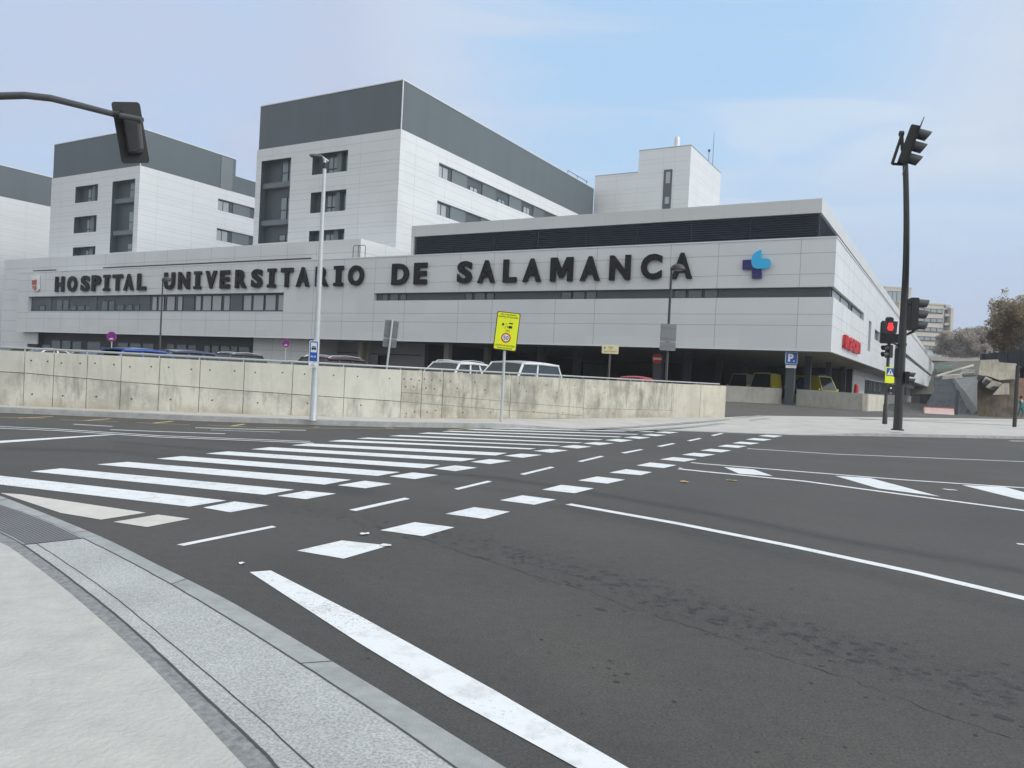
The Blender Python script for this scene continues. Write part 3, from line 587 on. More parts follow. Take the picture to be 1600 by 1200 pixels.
# window band fills
w_ = MB(); w_.fb(FRONT, tL0, tL1, 7.37, 9.41, -.6, -.44); w_.fb(FRONT, .29, tR1, 8.455, 9.195, -.6, -.33); w_.fb(RIGHT, .32, 20.2, 8.455, 9.195, -.6, -.29)
w_.fb(RIGHT, 25.1, 27.6, 5.91, 8.94, -.6, -.28); w_.fb(RIGHT, 31.5, 37.5, 7.51, 8.59, -.6, -.28); w_.fb(RIGHT, 62, 240, 8.01, 8.74, -.6, -.28)
w_.build('window_band', M_slate, HR)
w_ = MB()
for a, b in ((68, 76), (136, 147), (215, 230), (283, 299), (356, 374)): 
    t1, t0 = FRONT.hit(a, 474)[0], FRONT.hit(b, 474)[0]; w_.fb(FRONT, t0, t1, 7.5, 9.3, -.44, -.36)
w_.fb(FRONT, tL0, tL1, 7.37, 7.5, -.44, -.30); w_.build('band_pier', mat('pier_slate', (.075, .10, .112), .5, var=.05, scale=1), HR)
def window(fr, panes, glass, parent, o, fw=.06, name='window'):
    a0 = min(p[0] for p in panes)-fw; a1 = max(p[1] for p in panes)+fw; z0 = min(p[2] for p in panes)-fw; z1 = max(p[3] for p in panes)+fw
    f = MB(); lv = sorted(panes)
    for k, p in enumerate(lv):
        f.fb(fr, p[0]-fw, p[0], p[2]-fw, p[3]+fw, o, o+.07)
        f.fb(fr, p[1], p[1]+fw-.002, p[2]-fw, p[3]+fw, o, o+.068)
        f.fb(fr, p[0], p[1], p[2]-fw, p[2], o, o+.066); f.fb(fr, p[0], p[1], p[3], p[3]+fw, o, o+.066)
    w = f.build(name, M_frame, parent)
    g = MB()
    for p in panes: g.fb(fr, p[0]+.001, p[1]-.001, p[2]+.001, p[3]-.001, o, o+.035)
    g.build('pane', glass, w); return w
def pxpanes(fr, lst, z0, z1, y, off=0):
    out = []
    for a, b in lst:
        t1, t0 = fr.hit(a, y, off)[0], fr.hit(b, y, off)[0]; out.append((min(t0, t1)+.06, max(t0, t1)-.06, z0, z1))
    return out
for c, z0, z1, gl in (([(57, 66)], 7.55, 8.2, M_glass), ([(83, 93), (93.5, 103)], 7.55, 8.95, M_glass), ([(105, 115), (117, 128), (129, 136)], 7.55, 8.15, M_glass), ([(153, 164), (165, 175)], 7.55, 8.75, M_glass),
                      ([(178, 189), (192, 203), (205, 214)], 7.55, 8.2, M_glass), ([(233, 241), (243, 252), (256, 269), (273, 281)], 7.55, 9.2, M_blind), ([(301, 310), (312, 326), (327, 342), (345, 355)], 7.55, 9.2, M_blind), ([(376, 389), (391, 408), (410, 427), (430, 442)], 7.55, 9.2, M_blind)):
    window(FRONT, pxpanes(FRONT, c, z0, z1, 474), gl, HR, -.44)
for c in ([(594, 604), (606, 620), (622, 632)], [(724, 736), (738, 756), (757, 770)], [(874, 891), (892, 912), (913, 930)], [(1051, 1071), (1073, 1096), (1098, 1120)]):
    window(FRONT, pxpanes(FRONT, c, 8.52, 9.08, 462), M_glass, HR, -.33)
window(RIGHT, [(.9, 5.2, 8.52, 9.12), (5.5, 10.5, 8.52, 9.12)], mat('grey_blind', (.24, .26, .27), .3), HR, -.29)
window(RIGHT, [(13.0, 19.9, 8.52, 9.12)], mat('grey_blind', (.24, .26, .27), .3), HR, -.29)
window(RIGHT, [(32, 37, 7.6, 8.5)], M_glass, HR, -.28)
for s in np.arange(66, 236, 9.): window(RIGHT, [(s, s+3.6, 8.07, 8.68)], M_glass, HR, -.28)
# penthouse with louvres
PF = Fr(FRONT.p(0, 0, -1.5)[:2], U2, FRONT.n); pc = 1.34; pt = 39.6
PRt = Fr(FRONT.p(pc, 0)[:2], V2, RIGHT.n)
w_ = MB(); w_.fb(PF, pc, pt, 14.93, 16.0, -40, 0); w_.fb(PRt, 41.5, 230, 14.93, 16.0, -30, 0); w_.mi = 1
joints(w_, PF, (), [3.5+k*5.1 for k in range(8)], pc, pt, 14.93, 16.0, w=.02); joints(w_, PRt, (), [6+k*7.1 for k in range(30)], 1.5, 230, 14.93, 16, w=.02)
w_.build('roof_fascia', [mat('fascia_panel', (.58, .605, .61), .5, var=.03, scale=.3), M_jointL], HR)
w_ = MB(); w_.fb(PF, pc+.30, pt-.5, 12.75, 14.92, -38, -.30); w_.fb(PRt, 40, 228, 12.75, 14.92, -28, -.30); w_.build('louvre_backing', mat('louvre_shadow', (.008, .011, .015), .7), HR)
w_ = MB()
for k in range(11):
    z = 12.98+k*.178; 
    for F_, a0, a1 in ((PF, pc+.12, pt-.4), (PRt, 1.62, 228)): w_.hexa([F_.p(a0, z, -.12), F_.p(a1, z, -.12), F_.p(a1, z+.09, -.28), F_.p(a0, z+.09, -.28), F_.p(a0, z+.03, -.12), F_.p(a1, z+.03, -.12), F_.p(a1, z+.12, -.28), F_.p(a0, z+.12, -.28)])
for t in [pc+.14]+[pc+.5+k*4.7 for k in range(1, 9)]: w_.fb(PF, t-.015, t+.015, 12.9, 14.92, -.28, -.13)
w_.build('louvre', M_louv, HR)
w_ = MB(); w_.fb(PF, pt-.3, pt-.0, 12.76, 14.93, -6, -.02); w_.build('penthouse_end_post', M_panelL, HR)
# upper front block behind the facade
UB0, UB1 = FRONT.hit(564, 373, 1)[0], FRONT.hit(7, 402, 1)[0]
UF = Fr(FRONT.p(0, 0, -1)[:2], U2, FRONT.n); UR = Fr(FRONT.p(UB0, 0)[:2], V2, RIGHT.n)
w_ = MB(); w_.fb(UF, UB0, LT_END-.36, 12.3, 14.96, -36, 0); w_.fb(UF, LT_END-.355, UB1, .3, 14.96, -36, 0); w_.mi = 1
joints(w_, UF, (13.6,), [t+.8 for t in VJ if t > 47], UB0, UB1, 12.8, 14.96); joints(w_, UF, (1.6, 3., 4.6, 6.1, 7.6, 9.1, 10.6, 12.1, 13.6), (), LT_END-.2, UB1, .5, 14.96); joints(w_, UR, (13.6,), [5, 9, 13], 1, 20, 12.8, 14.96)
w_.build('upper_block', [M_panel, M_joint], HR)
w_ = MB(); w_.fb(FRONT, 52, 88.5, 12.98, 13.10, -.55, -.30); w_.fb(FRONT, FRONT.hit(82, 420)[0], FRONT.hit(48, 420)[0], 13.0, 13.12, -.55, -.3); w_.build('shadow_gap', M_dark, HR)  # dark bars stand in for the shadow gap above the facade
w_ = MB()
for px in (546.5, 554.5):
    t = FRONT.hit(px, 395)[0]; P = FRONT.p
    w_.tube([P(t, 12.8, -.5), P(t, 14.0, -.5), P(t-.12, 14.15, -.5), P(t-.8, 14.15, -.5), P(t-.92, 14.0, -.5), P(t-.92, 12.8, -.5)], .035, 6)
w_.build('ladder_hoop', M_frame, HR)
# ground floor, left: dark glazing and recessed panels
GF = Fr(FRONT.p(0, 0, -1.9)[:2], U2, FRONT.n)
def gt(px, y=540): return FRONT.hit(px, y, 1.9)[0]
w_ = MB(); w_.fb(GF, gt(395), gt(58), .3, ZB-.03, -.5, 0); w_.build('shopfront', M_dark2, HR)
for c in ([(66, 79), (80, 95), (97, 111), (113, 128)], [(136, 158)], [(184, 201), (203, 221), (223, 241)], [(261, 273), (276, 292), (294, 307)], [(319, 329), (331, 343), (345, 360), (361, 372), (373, 391)]):
    window(GF, pxpanes(FRONT, c, .9, 3.45, 540, 1.9), mat('teal_glass', (.045, .075, .08), .08, spec=.9), HR, .001)
w_ = MB(); w_.fb(GF, gt(482), gt(395), .3, ZB-.03, -5.5, -.05); w_.mi = 1; joints(w_, Fr(GF.p(0, 0, -.05)[:2], U2, GF.n), (1.9, 3.2), [gt(425), gt(455)], gt(482), gt(395), .5, ZB-.03); w_.build('ground_floor_panel', [M_panel, M_joint], HR)
G2 = Fr(FRONT.p(0, 0, -6.5)[:2], U2, FRONT.n)
def g2(px): return FRONT.hit(px, 545, 6.5)[0]
w_ = MB(); w_.fb(G2, g2(664), g2(470), .3, ZB-.03, -.5, 0); w_.mi = 1; joints(w_, G2, (1.9, 3.2), [g2(520), g2(626)], g2(664), g2(480), .5, ZB-.03); w_.build('recessed_panel', [mat('shaded_recess_panel', (.30, .31, .32), .6), M_joint], HR)  # panel colour darkened to stand in for shade in the deep recess
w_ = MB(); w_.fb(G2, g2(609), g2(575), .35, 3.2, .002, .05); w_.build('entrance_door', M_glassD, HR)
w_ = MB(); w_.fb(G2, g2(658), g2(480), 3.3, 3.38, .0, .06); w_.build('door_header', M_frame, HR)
# end of the left block: white base with dark opening
w_ = MB(); w_.fb(FRONT, FRONT.hit(59, 520, 1)[0], LT_END-.35, 2.85, ZB-.02, -1.15, -.99); w_.fb(FRONT, FRONT.hit(42, 540, 1)[0], UB1, .3, 2.84, -1.15, -.985); w_.build('end_panel', M_panel, HR)
# underpass: back wall, side wall, columns, shutters
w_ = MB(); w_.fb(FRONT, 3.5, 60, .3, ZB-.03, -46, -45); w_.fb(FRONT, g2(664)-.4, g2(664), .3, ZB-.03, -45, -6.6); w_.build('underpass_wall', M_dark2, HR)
SF = Fr(FRONT.p(3.5, 0)[:2], V2, RIGHT.n)
w_ = MB(); hol = []; holed(w_, SF, 45, 60, -4, ZB-.03, hol, .3); w_.fq(SF, 60, SEND, 3.7, ZB-.03, 0); w_.mi = 1; joints(w_, SF, (1.2, 2.2, 3.3, 4.), (), 45, 60, .4, 4.6); w_.build('side_ground_wall', [M_panelL, M_jointL], HR, recalc=False)
w_ = MB(); w_.fb(SF, 60, SEND, -5, 1.6, -.5, 0); w_.build('side_plinth', mat('plinth_concrete', (.27, .27, .26), .85, var=.15, scale=.5), HR)
w_ = MB(); w_.fb(SF, 60, SEND, 1.6, 3.7, -.6, -.28); w_.build('side_glazing_back', M_dark2, HR)
for s in (61, 68, 76, 85, 96, 110, 130, 155, 185): window(SF, [(s, s+2.6, 1.75, 3.5), (s+2.8, s+5.2, 1.75, 3.5)], M_glass, HR, -.28)
BC = Fr(FRONT.p(0, 0, -44.9)[:2], U2, FRONT.n)
for a, b, y0, y1 in ((800, 833, 555, 581), (851, 878, 557, 583), (885, 893, 558, 583), (911, 950, 561, 586)):
    t1, z1 = FRONT.hit(a, y0, 44.9); t0, z0 = FRONT.hit(b, y1, 44.9); w_ = MB()
    n = max(3, int((t1-t0)/.35))
    for k in range(n): w_.fb(BC, t0+(t1-t0)*k/n, t0+(t1-t0)*(k+.82)/n, .5, min(z1, 4), -.05, .02+.04*(k % 2))
    w_.build('roller_shutter', mat('shutter_metal', (.38, .40, .43), .5), HR)
M_col = mat('column_paint', (.055, .068, .08), .6); M_colB = mat('beige_column', (.42, .39, .34), .8, var=.06, scale=3)
for px, py, Y, w, m in ((1235, 549, 58.3, .62, M_col), (1262, 556.5, 67, .5, M_col), (1294, 566, 79, .5, M_col), (1318, 573, 90, .5, M_col), (1073, 551, 72, .62, M_col), (1123, 560, 83, .6, M_col), (1163, 567, 94, .6, M_col), (900, 546.5, 78, .6, M_col), (1028, 544, 66, .72, M_col), (845, 539.5, 75.5, .75, M_col),
                        (698, 536, 78, .62, M_colB), (760, 543, 83, .62, M_colB), (563, 531, 84, .55, M_colB), (573, 532, 84.5, .5, M_colB)):
    x, y, _ = at(px, 590, Y); c_ = MB(); fr = Fr((x, y), U2, FRONT.n); c_.fb(fr, -w/2, w/2, .3, ZB-.03, -w/2, w/2); c_.build('column', m, HR, bevel=.02)
# lettering
LET = {}
def add_letter(ch, px0, px1, z0=9.95, z1=12.02, y=420):
    l = MB(); t0, t1 = FRONT.hit(px0+1, y)[0], FRONT.hit(px1-.6, y)[0]
    if ch == 'I':
        P = [(0, 0), (1, 0), (1, .17), (.76, .17), (.76, .83), (1, .83), (1, 1), (0, 1), (0, .83), (.24, .83), (.24, .17), (0, .17)]
        l.fprism(FRONT, [(t0+(t1-t0)*a, z0+(z1-z0)*b) for a, b in P],   .10, .30)
    elif ch == 'M':
        P = [(0, 0), (0, 1), (.29, 1), (.5, .50), (.71, 1), (1, 1), (1, 0), (.77, 0), (.77, .60), (.585, .14), (.415, .14), (.23, .60), (.23, 0)]
        l.fprism(FRONT, [(t0+(t1-t0)*a, z0+(z1-z0)*b) for a, b in P], .10, .30)
    else: solid_text(l, ch, lambda u, v, d: FRONT.p(t0+(t1-t0)*u, z0+(z1-z0)*v, .10+d), .20, .046)
    l.build('letter', M_let, HR)
for s in ('HOSPITAL', [(89, 104), (108, 124), (129, 143.5), (146, 161), (164, 175.5), (178.5, 195), (196, 212.5), (217, 232)]), ('UNIVERSITARIO', [(259, 276.5), (281, 300), (305.5, 318), (323.5, 342), (346, 362.5), (370, 389), (395, 413.5), (420, 434.5), (441, 461), (465, 487), (495, 517), (523.5, 539.5), (546, 571.5)]), ('DE', [(614, 641.5), (648.5, 670)]), ('SALAMANCA', [(716, 740.5), (748, 776.5), (787.5, 810), (818, 848.5), (861, 897.5), (907.5, 940), (953, 987), (1002, 1036), (1049.5, 1084)]):
    for ch, (a, b) in zip(*s): add_letter(ch, a, b)
def fpoly(pxs, o0, o1, name, m):
    l = MB(); l.fprism(FRONT, [FRONT.hit(*p) for p in pxs], o0, o1); return l.build(name, m, HR)
fpoly([(1161.5, 407), (1176, 406.3), (1190, 405.5), (1191, 435.2), (1176, 435.9), (1176, 421.2), (1161.3, 421.8)], .08, .26, 'emblem_cross', mat('navy_enamel', (.009, .010, .14), .35))
fpoly([(1191.3, 391), (1191.8, 405.5), (1202.5, 405.2), (1205.3, 408), (1206, 412.5), (1203.5, 418), (1199, 420.6), (1184, 421), (1178.5, 418.5), (1176, 413), (1175.8, 406), (1178, 400), (1183, 395)], .27, .42, 'emblem_petal', mat('cyan_enamel', (.02, .46, .83), .35))
fpoly([(53, 432), (57, 431), (63, 431), (63.5, 452), (60, 455.5), (55, 454), (52.5, 448)], .08, .22, 'crest', M_white)
for q in ([(53, 438), (56.4, 438), (56.2, 445.5), (52.6, 445.5)], [(56.9, 437.5), (60.2, 437.3), (60, 445.3), (56.7, 445.5)], [(56.6, 446.6), (59.8, 446.4), (59.5, 454), (56.4, 454)], [(53.2, 446.6), (55.6, 446.5), (55.4, 453), (54, 451)]): fpoly(q, .225, .26, 'crest_quarter', mat('crest_red', (.42, .10, .07), .5))
l = MB(); s0, s1 = 5.8, 16.6
for k, ch in enumerate('URGENCIAS'):
    a0 = s0+(s1-s0)*k/9; a1 = a0+(s1-s0)/9*.86
    solid_text(l, ch, lambda u, v, d: RIGHT.p(a0+(a1-a0)*u, 5.1+v*1.05, .06+d), .22, .06)
l.build('red_lettering', mat('red_letter', (.55, .012, .02), .4), HR)
# ------------------------------------------------------------------ towers
M_tw = mat('tower_panel', (.655, .68, .695), .5, var=.03, scale=.3); panel_tone(M_tw, .022, 5.9, 2.27)
M_skyg = mat('sky_tinted_glass', (.17, .235, .25), .08, spec=.9)  # base colour carries reflected sky and the blinds behind the glass
def tower(label, t0, t1, s0, s1, zg, zt, gs1, front_open, side_strips, extra=None, gi=.25):
    fr = Fr(FRONT.p(0, 0, -s0)[:2], U2, FRONT.n); rr = Fr(FRONT.p(t0, 0)[:2], V2, RIGHT.n)
    x, y, _ = fr.p(t0, 0); T = thing('hospital_tower', label, 'tower', (x, y, .5), group='grey topped hospital towers')
    hF = [h[:5] for h in front_open]; hS = [h[:5] for h in side_strips]
    w = MB(); holed(w, fr, t0, t1, .5, zg, hF, 1.0); holed(w, rr, s0, s1, .5, zg, hS, .35)
    w.quad(fr.p(t1, .5, 0), fr.p(t1, zg, 0), fr.p(t1, zg, -(s1-s0)), fr.p(t1, .5, -(s1-s0)))
    w.quad(rr.p(s1, .5), rr.p(s1, zg), rr.p(s1, zg, -(t1-t0)), rr.p(s1, .5, -(t1-t0)))
    w.quad(fr.p(t0, zg), fr.p(t1, zg), fr.p(t1, zg, -(s1-s0)), fr.p(t0, zg, -(s1-s0)))
    w.mi = 1; hz = [zg-.95]; z = zg-2.2
    while z > 12: hz += [z, z-1.05, z-1.5]; z -= 2.27
    joints(w, fr, hz, [t0+.25*(t1-t0), t0+.52*(t1-t0), t1-.12*(t1-t0)], t0, t1, 12, zg, hF, w=.03)
    vj = [s0+2.8]+[s0+2.8+5.9*k for k in range(1, int((s1-s0)/5.9))]; joints(w, rr, hz, vj, s0, s1, 12, zg, hS, w=.03)
    w.build('wall', [M_tw, M_jointL], T, recalc=False)
    w = MB(); w.fb(fr, t0+.02, t1-gi, zg+.001, zt, -(gs1-s0), -.03); w.build('penthouse', M_grey, T)
    w = MB(); w.fb(fr, t0-.04, t1-gi+.04, zt, zt+.10, -(gs1-s0)-.04, .03); w.fb(fr, t0-.03, t0+.07, zg, zt, -.08, .02); w.build('penthouse_trim', M_sill, T)
    M_rev = M_slate
    for h in front_open:
        a0, a1, z0, z1, dp, kind = h; w = MB(); w.fb(fr, a0, a1, z0, z1, -dp-.15, -dp+.01)
        w.fb(fr, a1-.012, a1+.0, z0, z1, -dp, -.002); w.fb(fr, a0, a0+.012, z0, z1, -dp, -.002); w.fb(fr, a0+.012, a1-.012, z1-.012, z1, -dp, -.002); rec = w.build('window_recess', M_rev, T)
        if kind == 'tall':
            z = z1
            for k in range(3):
                zb_ = zg-4.56*(k+1)-.25; 
                if zb_ > z0: m2 = MB(); m2.fb(fr, a0+.02, a1-.02, zb_, zb_+.62, -dp+.02, -dp*.35); m2.build('balcony', M_slateL, T)
                pz1 = zb_+3.35; pz0 = max(zb_+.75, z0+.1)
                if pz1-pz0 > .5: 
                    wd = (a1-a0); m = (pz0+pz1)/2-.2
                    window(fr, [(a0+.05*wd, a0+.24*wd, pz0, m-.05), (a0+.28*wd, a0+.47*wd, pz0, m-.05), (a0+.05*wd, a0+.24*wd, m+.05, pz1), (a0+.28*wd, a0+.47*wd, m+.05, pz1)], M_skyg, T, -dp+.02)
        else:
            wd = a1-a0; hh = z1-z0
            window(fr, [(a0+.04*wd, a0+.18*wd, z0+.08, z0+.85*hh)], M_skyg, T, -dp+.02)
            window(fr, [(a0+.42*wd, a0+.52*wd, z0+.08, z0+.26*hh), (a0+.54*wd, a0+.66*wd, z0+.08, z0+.26*hh), (a0+.42*wd, a0+.52*wd, z0+.32*hh, z0+.85*hh), (a0+.54*wd, a0+.66*wd, z0+.32*hh, z0+.85*hh)], M_skyg, T, -dp+.02)
            w = MB(); w.fb(fr, a0+.26*wd, a0+.38*wd, z0+.02, z1-.02, -dp, -dp*.55); w.build('recess_pier', M_slateL, T)
    for h in side_strips:
        a0, a1, z0, z1, dp = h; w = MB(); w.fb(rr, a0, a1, z0, z1, -dp-.15, -dp+.005); w.build('window_strip', M_slate, T)
        a = a0+.15; k = 0
        while a < a1-3.2:
            hh = z1-z0
            if k == 0: window(rr, [(a, a+.95, z0+.08, z1-.25), (a+1.05, a+2.1, z0+.08, z1-.25)], M_blind, T, -dp+.01)
            else: window(rr, [(a+.1, a+.9, z0+.08, z0+(.35 if k % 3 else .6)*hh), (a+1.0, a+1.8, z0+.08, z0+(.35 if k % 3 else .6)*hh)], M_blind if k % 2 else M_skyg, T, -dp+.01)
            w = MB(); w.fb(rr, a+2.9, min(a+6.2, a1-.05), z0+.03, z1-.03, -dp, -dp+.13); w.build('strip_panel', M_slateL if k % 2 == 0 else mat('strip_grey', (.10, .125, .14), .5), T)
            a += 6.9; k += 1
    if extra: extra(T, fr, rr)
    return T
tall = lambda a0, a1: (a0, a1, 16.4, 26.55, 1.0, 'tall')
sm = lambda a0, a1: [(a0, a1, z, z+2.42, .9, 'win') for z in (24.1, 19.6, 15.1)]
tA0 = 45.98
def exA(T, fr, rr):
    w = MB()
    for s in (50, 53.5, 57): w.tube([rr.p(s, 33.2, -1.0), rr.p(s, 34.5, -1.0)], .05, 6)
    w.tube([rr.p(50, 34.5, -1.0), rr.p(57.5, 34.5, -1.0)], .05, 6); w.tube([rr.p(50, 33.9, -1.0), rr.p(57.5, 33.9, -1.0)], .035, 6); w.build('roof_railing', M_frame, T)
tower('tallest grey topped tower in the middle, right behind the word DE', tA0, 68.45, 7, 62, 28.03, 33.35, 58, [tall(62.5, 67.55)]+sm(53.5, 59.0), [(14.3, 56, 24.6, 26.3, .35), (14.3, 56, 20.2, 21.85, .35), (14.3, 56, 15.7, 17.3, .35)], exA)
def exB(T, fr, rr):
    w = MB(); w.fb(rr, 23.6, 62, 28.04, 31.0, -12, -.6); w.build('lower_penthouse', M_grey, T)
    w = MB(); w.fb(rr, 20.4, 22.6, 28.3, 33.2, .0, .05)
    w.build('penthouse_vent', mat('vent_grey', (.15, .18, .19), .6), T)
tower('grey topped tower second from left, behind the hanging traffic signal', 91.6, 113.2, 7, 62, 28.3, 33.4, 23.2, [tall(92.6, 97.8)]+sm(101.25, 106.85), [(20.15, 40, 24.9, 26.67, .35), (20.15, 40, 20.3, 22.15, .35)], exB)
tower('grey topped tower cut off by the left edge of the view', 136.5, 158, 7, 62, 28.3, 33.6, 58, [sm(147, 152)[0]], [(40, 56, 24.9, 26.67, .35)])
# stair tower
DF = Fr(FRONT.p(0, 0, -60)[:2], U2, FRONT.n); x, y, _ = DF.p(30.4, 0)
DT = thing('plant_tower', 'stepped white tower with one narrow dark window, chimney and masts above the louvred roof', 'tower', (x, y, .5))
DR = Fr(FRONT.p(30.44, 0)[:2], V2, RIGHT.n)
w = MB(); w.fb(DF, 30.44, 39.12, 5, 39.5, -17.6, 0); w.fb(DF, 39.13, 46.8, 5, 36.0, -17.5, 0); w.mi = 1
hz = [z for b0_ in range(8) for z in (37.9-b0_*2.27, 37.2-b0_*2.27)]
hol = [(33.3, 34.7, 29.6, 36.0)]
joints(w, DF, [z for z in hz if z > 29], [33.0, 34.9], 30.44, 39.12, 28, 39.5, hol, .03); joints(w, DF, [z for z in hz if 29 < z < 36], [42.9], 39.13, 46.8, 28, 36, (), .03); joints(w, DR, [z for z in hz if z > 29], [64, 69, 73], 60, 77.6, 28, 39.5, (), .03)
w.build('wall', [M_tw, M_jointL], DT)
w = MB(); w.fb(DF, 33.3, 34.7, 29.6, 36.0, .0, .08); f = w.build('window', mat('narrow_window_frame', (.07, .085, .095), .5), DT)
w = MB(); w.fb(DF, 33.6, 34.3, 33.8, 35.6, .08, .10); w.fb(DF, 33.6, 34.3, 30.5, 31.6, .08, .10); w.build('pane', M_blind, f)
w = MB(); w.fb(DF, 30.38, 39.16, 39.5, 39.62, -17.7, .05); w.fb(DF, 39.17, 46.85, 36.0, 36.12, -17.6, .05); w.build('parapet_cap', mat('cap_grey', (.33, .35, .37), .5), DT)
x, y, z = at(1058, 222, 130); w = MB(); w.tube([(x, y, 39.5), (x, y, 42.3), (x, y, 42.8), (x, y, 42.85)], [.48, .48, .40, .38], 16); w.build('chimney', mat('chimney_steel', (.68, .69, .70), .4, .2), DT, smooth=True)
x, y, z = at(1116, 206, 140); w = MB(); w.tube([(x, y, 36), (x, y, z)], [.07, .03], 6); x, y, z = at(1108, 236, 139); w.tube([(x, y, 36), (x, y, z)], .05, 6); w.box(x-.18, x+.18, y-.18, y+.18, z-.1, z+.25); w.build('antenna', M_frame, DT)
# ------------------------------------------------------------------ concrete walls
def conc_mat(name, base, stain, amt, fine=.06):
    m = mat(name, base, .88); N, L, b = nodes_of(m); g = N.new('ShaderNodeNewGeometry')
    def ns(s, d, st=None, r=.6):
        n = N.new('ShaderNodeTexNoise'); n.inputs['Scale'].default_value = s; n.inputs['Detail'].default_value = d; n.inputs['Roughness'].default_value = r
        if st:
            mp = N.new('ShaderNodeMapping'); mp.inputs['Scale'].default_value = st; L.new(g.outputs['Position'], mp.inputs[0]); L.new(mp.outputs[0], n.inputs[0])
        else: L.new(g.outputs['Position'], n.inputs[0])
        return n.outputs[0]
    def rg(a, lo, hi, o0=0, o1=1):
        r = N.new('ShaderNodeMapRange'); L.new(a, r.inputs[0]); r.inputs[1].default_value = lo; r.inputs[2].default_value = hi; r.inputs[3].default_value = o0; r.inputs[4].default_value = o1; return r.outputs[0]
    def mx(f, a, c):
        n = N.new('ShaderNodeMix'); n.data_type = 'RGBA'; L.new(f, n.inputs[0])
        for i, q in ((6, a), (7, c)):
            if isinstance(q, tuple): n.inputs[i].default_value = (*q, 1)
            else: L.new(q, n.inputs[i])
        return n.outputs[2]
    c = mx(rg(ns(.9, 6, None, .7), .42, .62, 0, amt), base, stain)
    c = mx(rg(ns(1.5, 5, (2.2, 2.2, .45), .7), .50, .66, 0, amt), c, tuple(q*.85 for q in stain))
    c = mx(rg(ns(14, 5, None, .75), .58, .70, 0, .5*amt), c, tuple(q*1.1 for q in base))
    sz = N.new('ShaderNodeSeparateXYZ'); L.new(g.outputs['Position'], sz.inputs[0])
    mm = N.new('ShaderNodeMath'); mm.operation = 'MULTIPLY'; L.new(rg(sz.outputs[2], .15, .42, 1, 0), mm.inputs[0]); L.new(rg(ns(1.1, 4), .45, .6, 0, .5), mm.inputs[1])
    c = mx(mm.outputs[0], c, (.36, .29, .17))
    L.new(c, b.inputs['Base Color'])
    bp = N.new('ShaderNodeBump'); bp.inputs['Strength'].default_value = .4; bp.inputs['Distance'].default_value = .015; L.new(ns(22, 6), bp.inputs['Height']); L.new(bp.outputs[0], b.inputs['Normal'])
    return m
M_w1 = conc_mat('wall_concrete_upper', (.61, .605, .53), (.47, .465, .41), .45)
M_w2 = conc_mat('wall_concrete_lower', (.61, .60, .53), (.34, .33, .295), .75)
M_w3 = conc_mat('wall_concrete_weathered', (.55, .535, .455), (.29, .28, .24), .85)
M_w4 = conc_mat('wall_concrete_pale', (.60, .57, .48), (.42, .40, .34), .5)
M_wj = mat('wall_joint', (.22, .20, .165), .95); M_hole = mat('tie_hole', (.05, .045, .04), .9)
WT = 1.63
RW = thing('retaining_wall', 'long low weathered concrete wall along the far footway, with a steel pipe rail on top', 'wall', (-3.36, 23.9, .15))
def wy(x): return interp(BACK, x)-.02
def wpt(px, py):                               # point of wall line seen at px
    lo, hi = -30., 12.
    for _ in range(50):
        m = (lo+hi)/2; rx, _z = ray(px, py)
        if m/wy(m) < rx: lo = m
        else: hi = m
    return ((lo+hi)/2, wy((lo+hi)/2))
JX = [(37, 600), (83, 600), (135, 605), (188, 610), (248, 610), (311, 615), (380, 620), (456, 620), (537, 625), (626, 630)]
JX2 = [(658, 630), (691, 630), (797, 632), (912, 634), (1052, 634)]
pts1 = [(-34, wy(-34)), (-28, wy(-28)), (-22, wy(-22)), (-18, wy(-18))]+[wpt(*p) for p in JX]; pts2 = [pts1[-1]]+[wpt(*p) for p in JX2]; pts3 = [pts2[-1], (9.96, 36.08)]
def zj(x):                                     # sloping cast joint
    return interp([(-40, 1.25), (-13.7, 1.07), (-10.6, .92), (-3.4, .66), (1.9, .30), (4.2, .152), (20, .152)], x)
def panel(mb, a, b, za0, za1, zb0, zb1, th=.24, g=.008, front=0.):
    d = math.hypot(b[0]-a[0], b[1]-a[1]); ux, uy = (b[0]-a[0])/d, (b[1]-a[1])/d; nx, ny = uy, -ux
    a = (a[0]+ux*g, a[1]+uy*g); b = (b[0]-ux*g, b[1]-uy*g)
    q = lambda p, z, o: (p[0]+nx*o, p[1]+ny*o, z)
    mb.hexa([q(a, za0, front), q(b, zb0, front), q(b, zb0, -th), q(a, za0, -th), q(a, za1, front), q(b, zb1, front), q(b, zb1, -th), q(a, za1, -th)])
    return (ux, uy, nx, ny)
up, lo_, ww, ed, core, tie = MB(), MB(), MB(), MB(), MB(), MB()
def ties(a, b, zs, fr, n=2):
    d = math.hypot(b[0]-a[0], b[1]-a[1]); ux, uy = (b[0]-a[0])/d, (b[1]-a[1])/d
    for z in zs:
        for f in fr:
            x, y = a[0]+ux*d*f, a[1]+uy*d*f; r = .022; z_ = z+R_.gauss(0, .02)
            tie.tube([(x+uy*.004, y-ux*.004, z_), (x-uy*.02, y+ux*.02, z_)], r, 8)
for a, b in zip(pts1, pts1[1:]):
    panel(up, a, b, zj(a[0])+.009, WT, zj(b[0])+.009, WT); panel(lo_, a, b, .08, zj(a[0])-.009, .08, zj(b[0])-.009, front=-.006)
    panel(core, a, b, .06, WT-.03, .06, WT-.03, .2, -.01, -.03); ties(a, b, [1.38], (.22, .78)); ties(a, b, [.5], (.3,))
    up.mi = 0
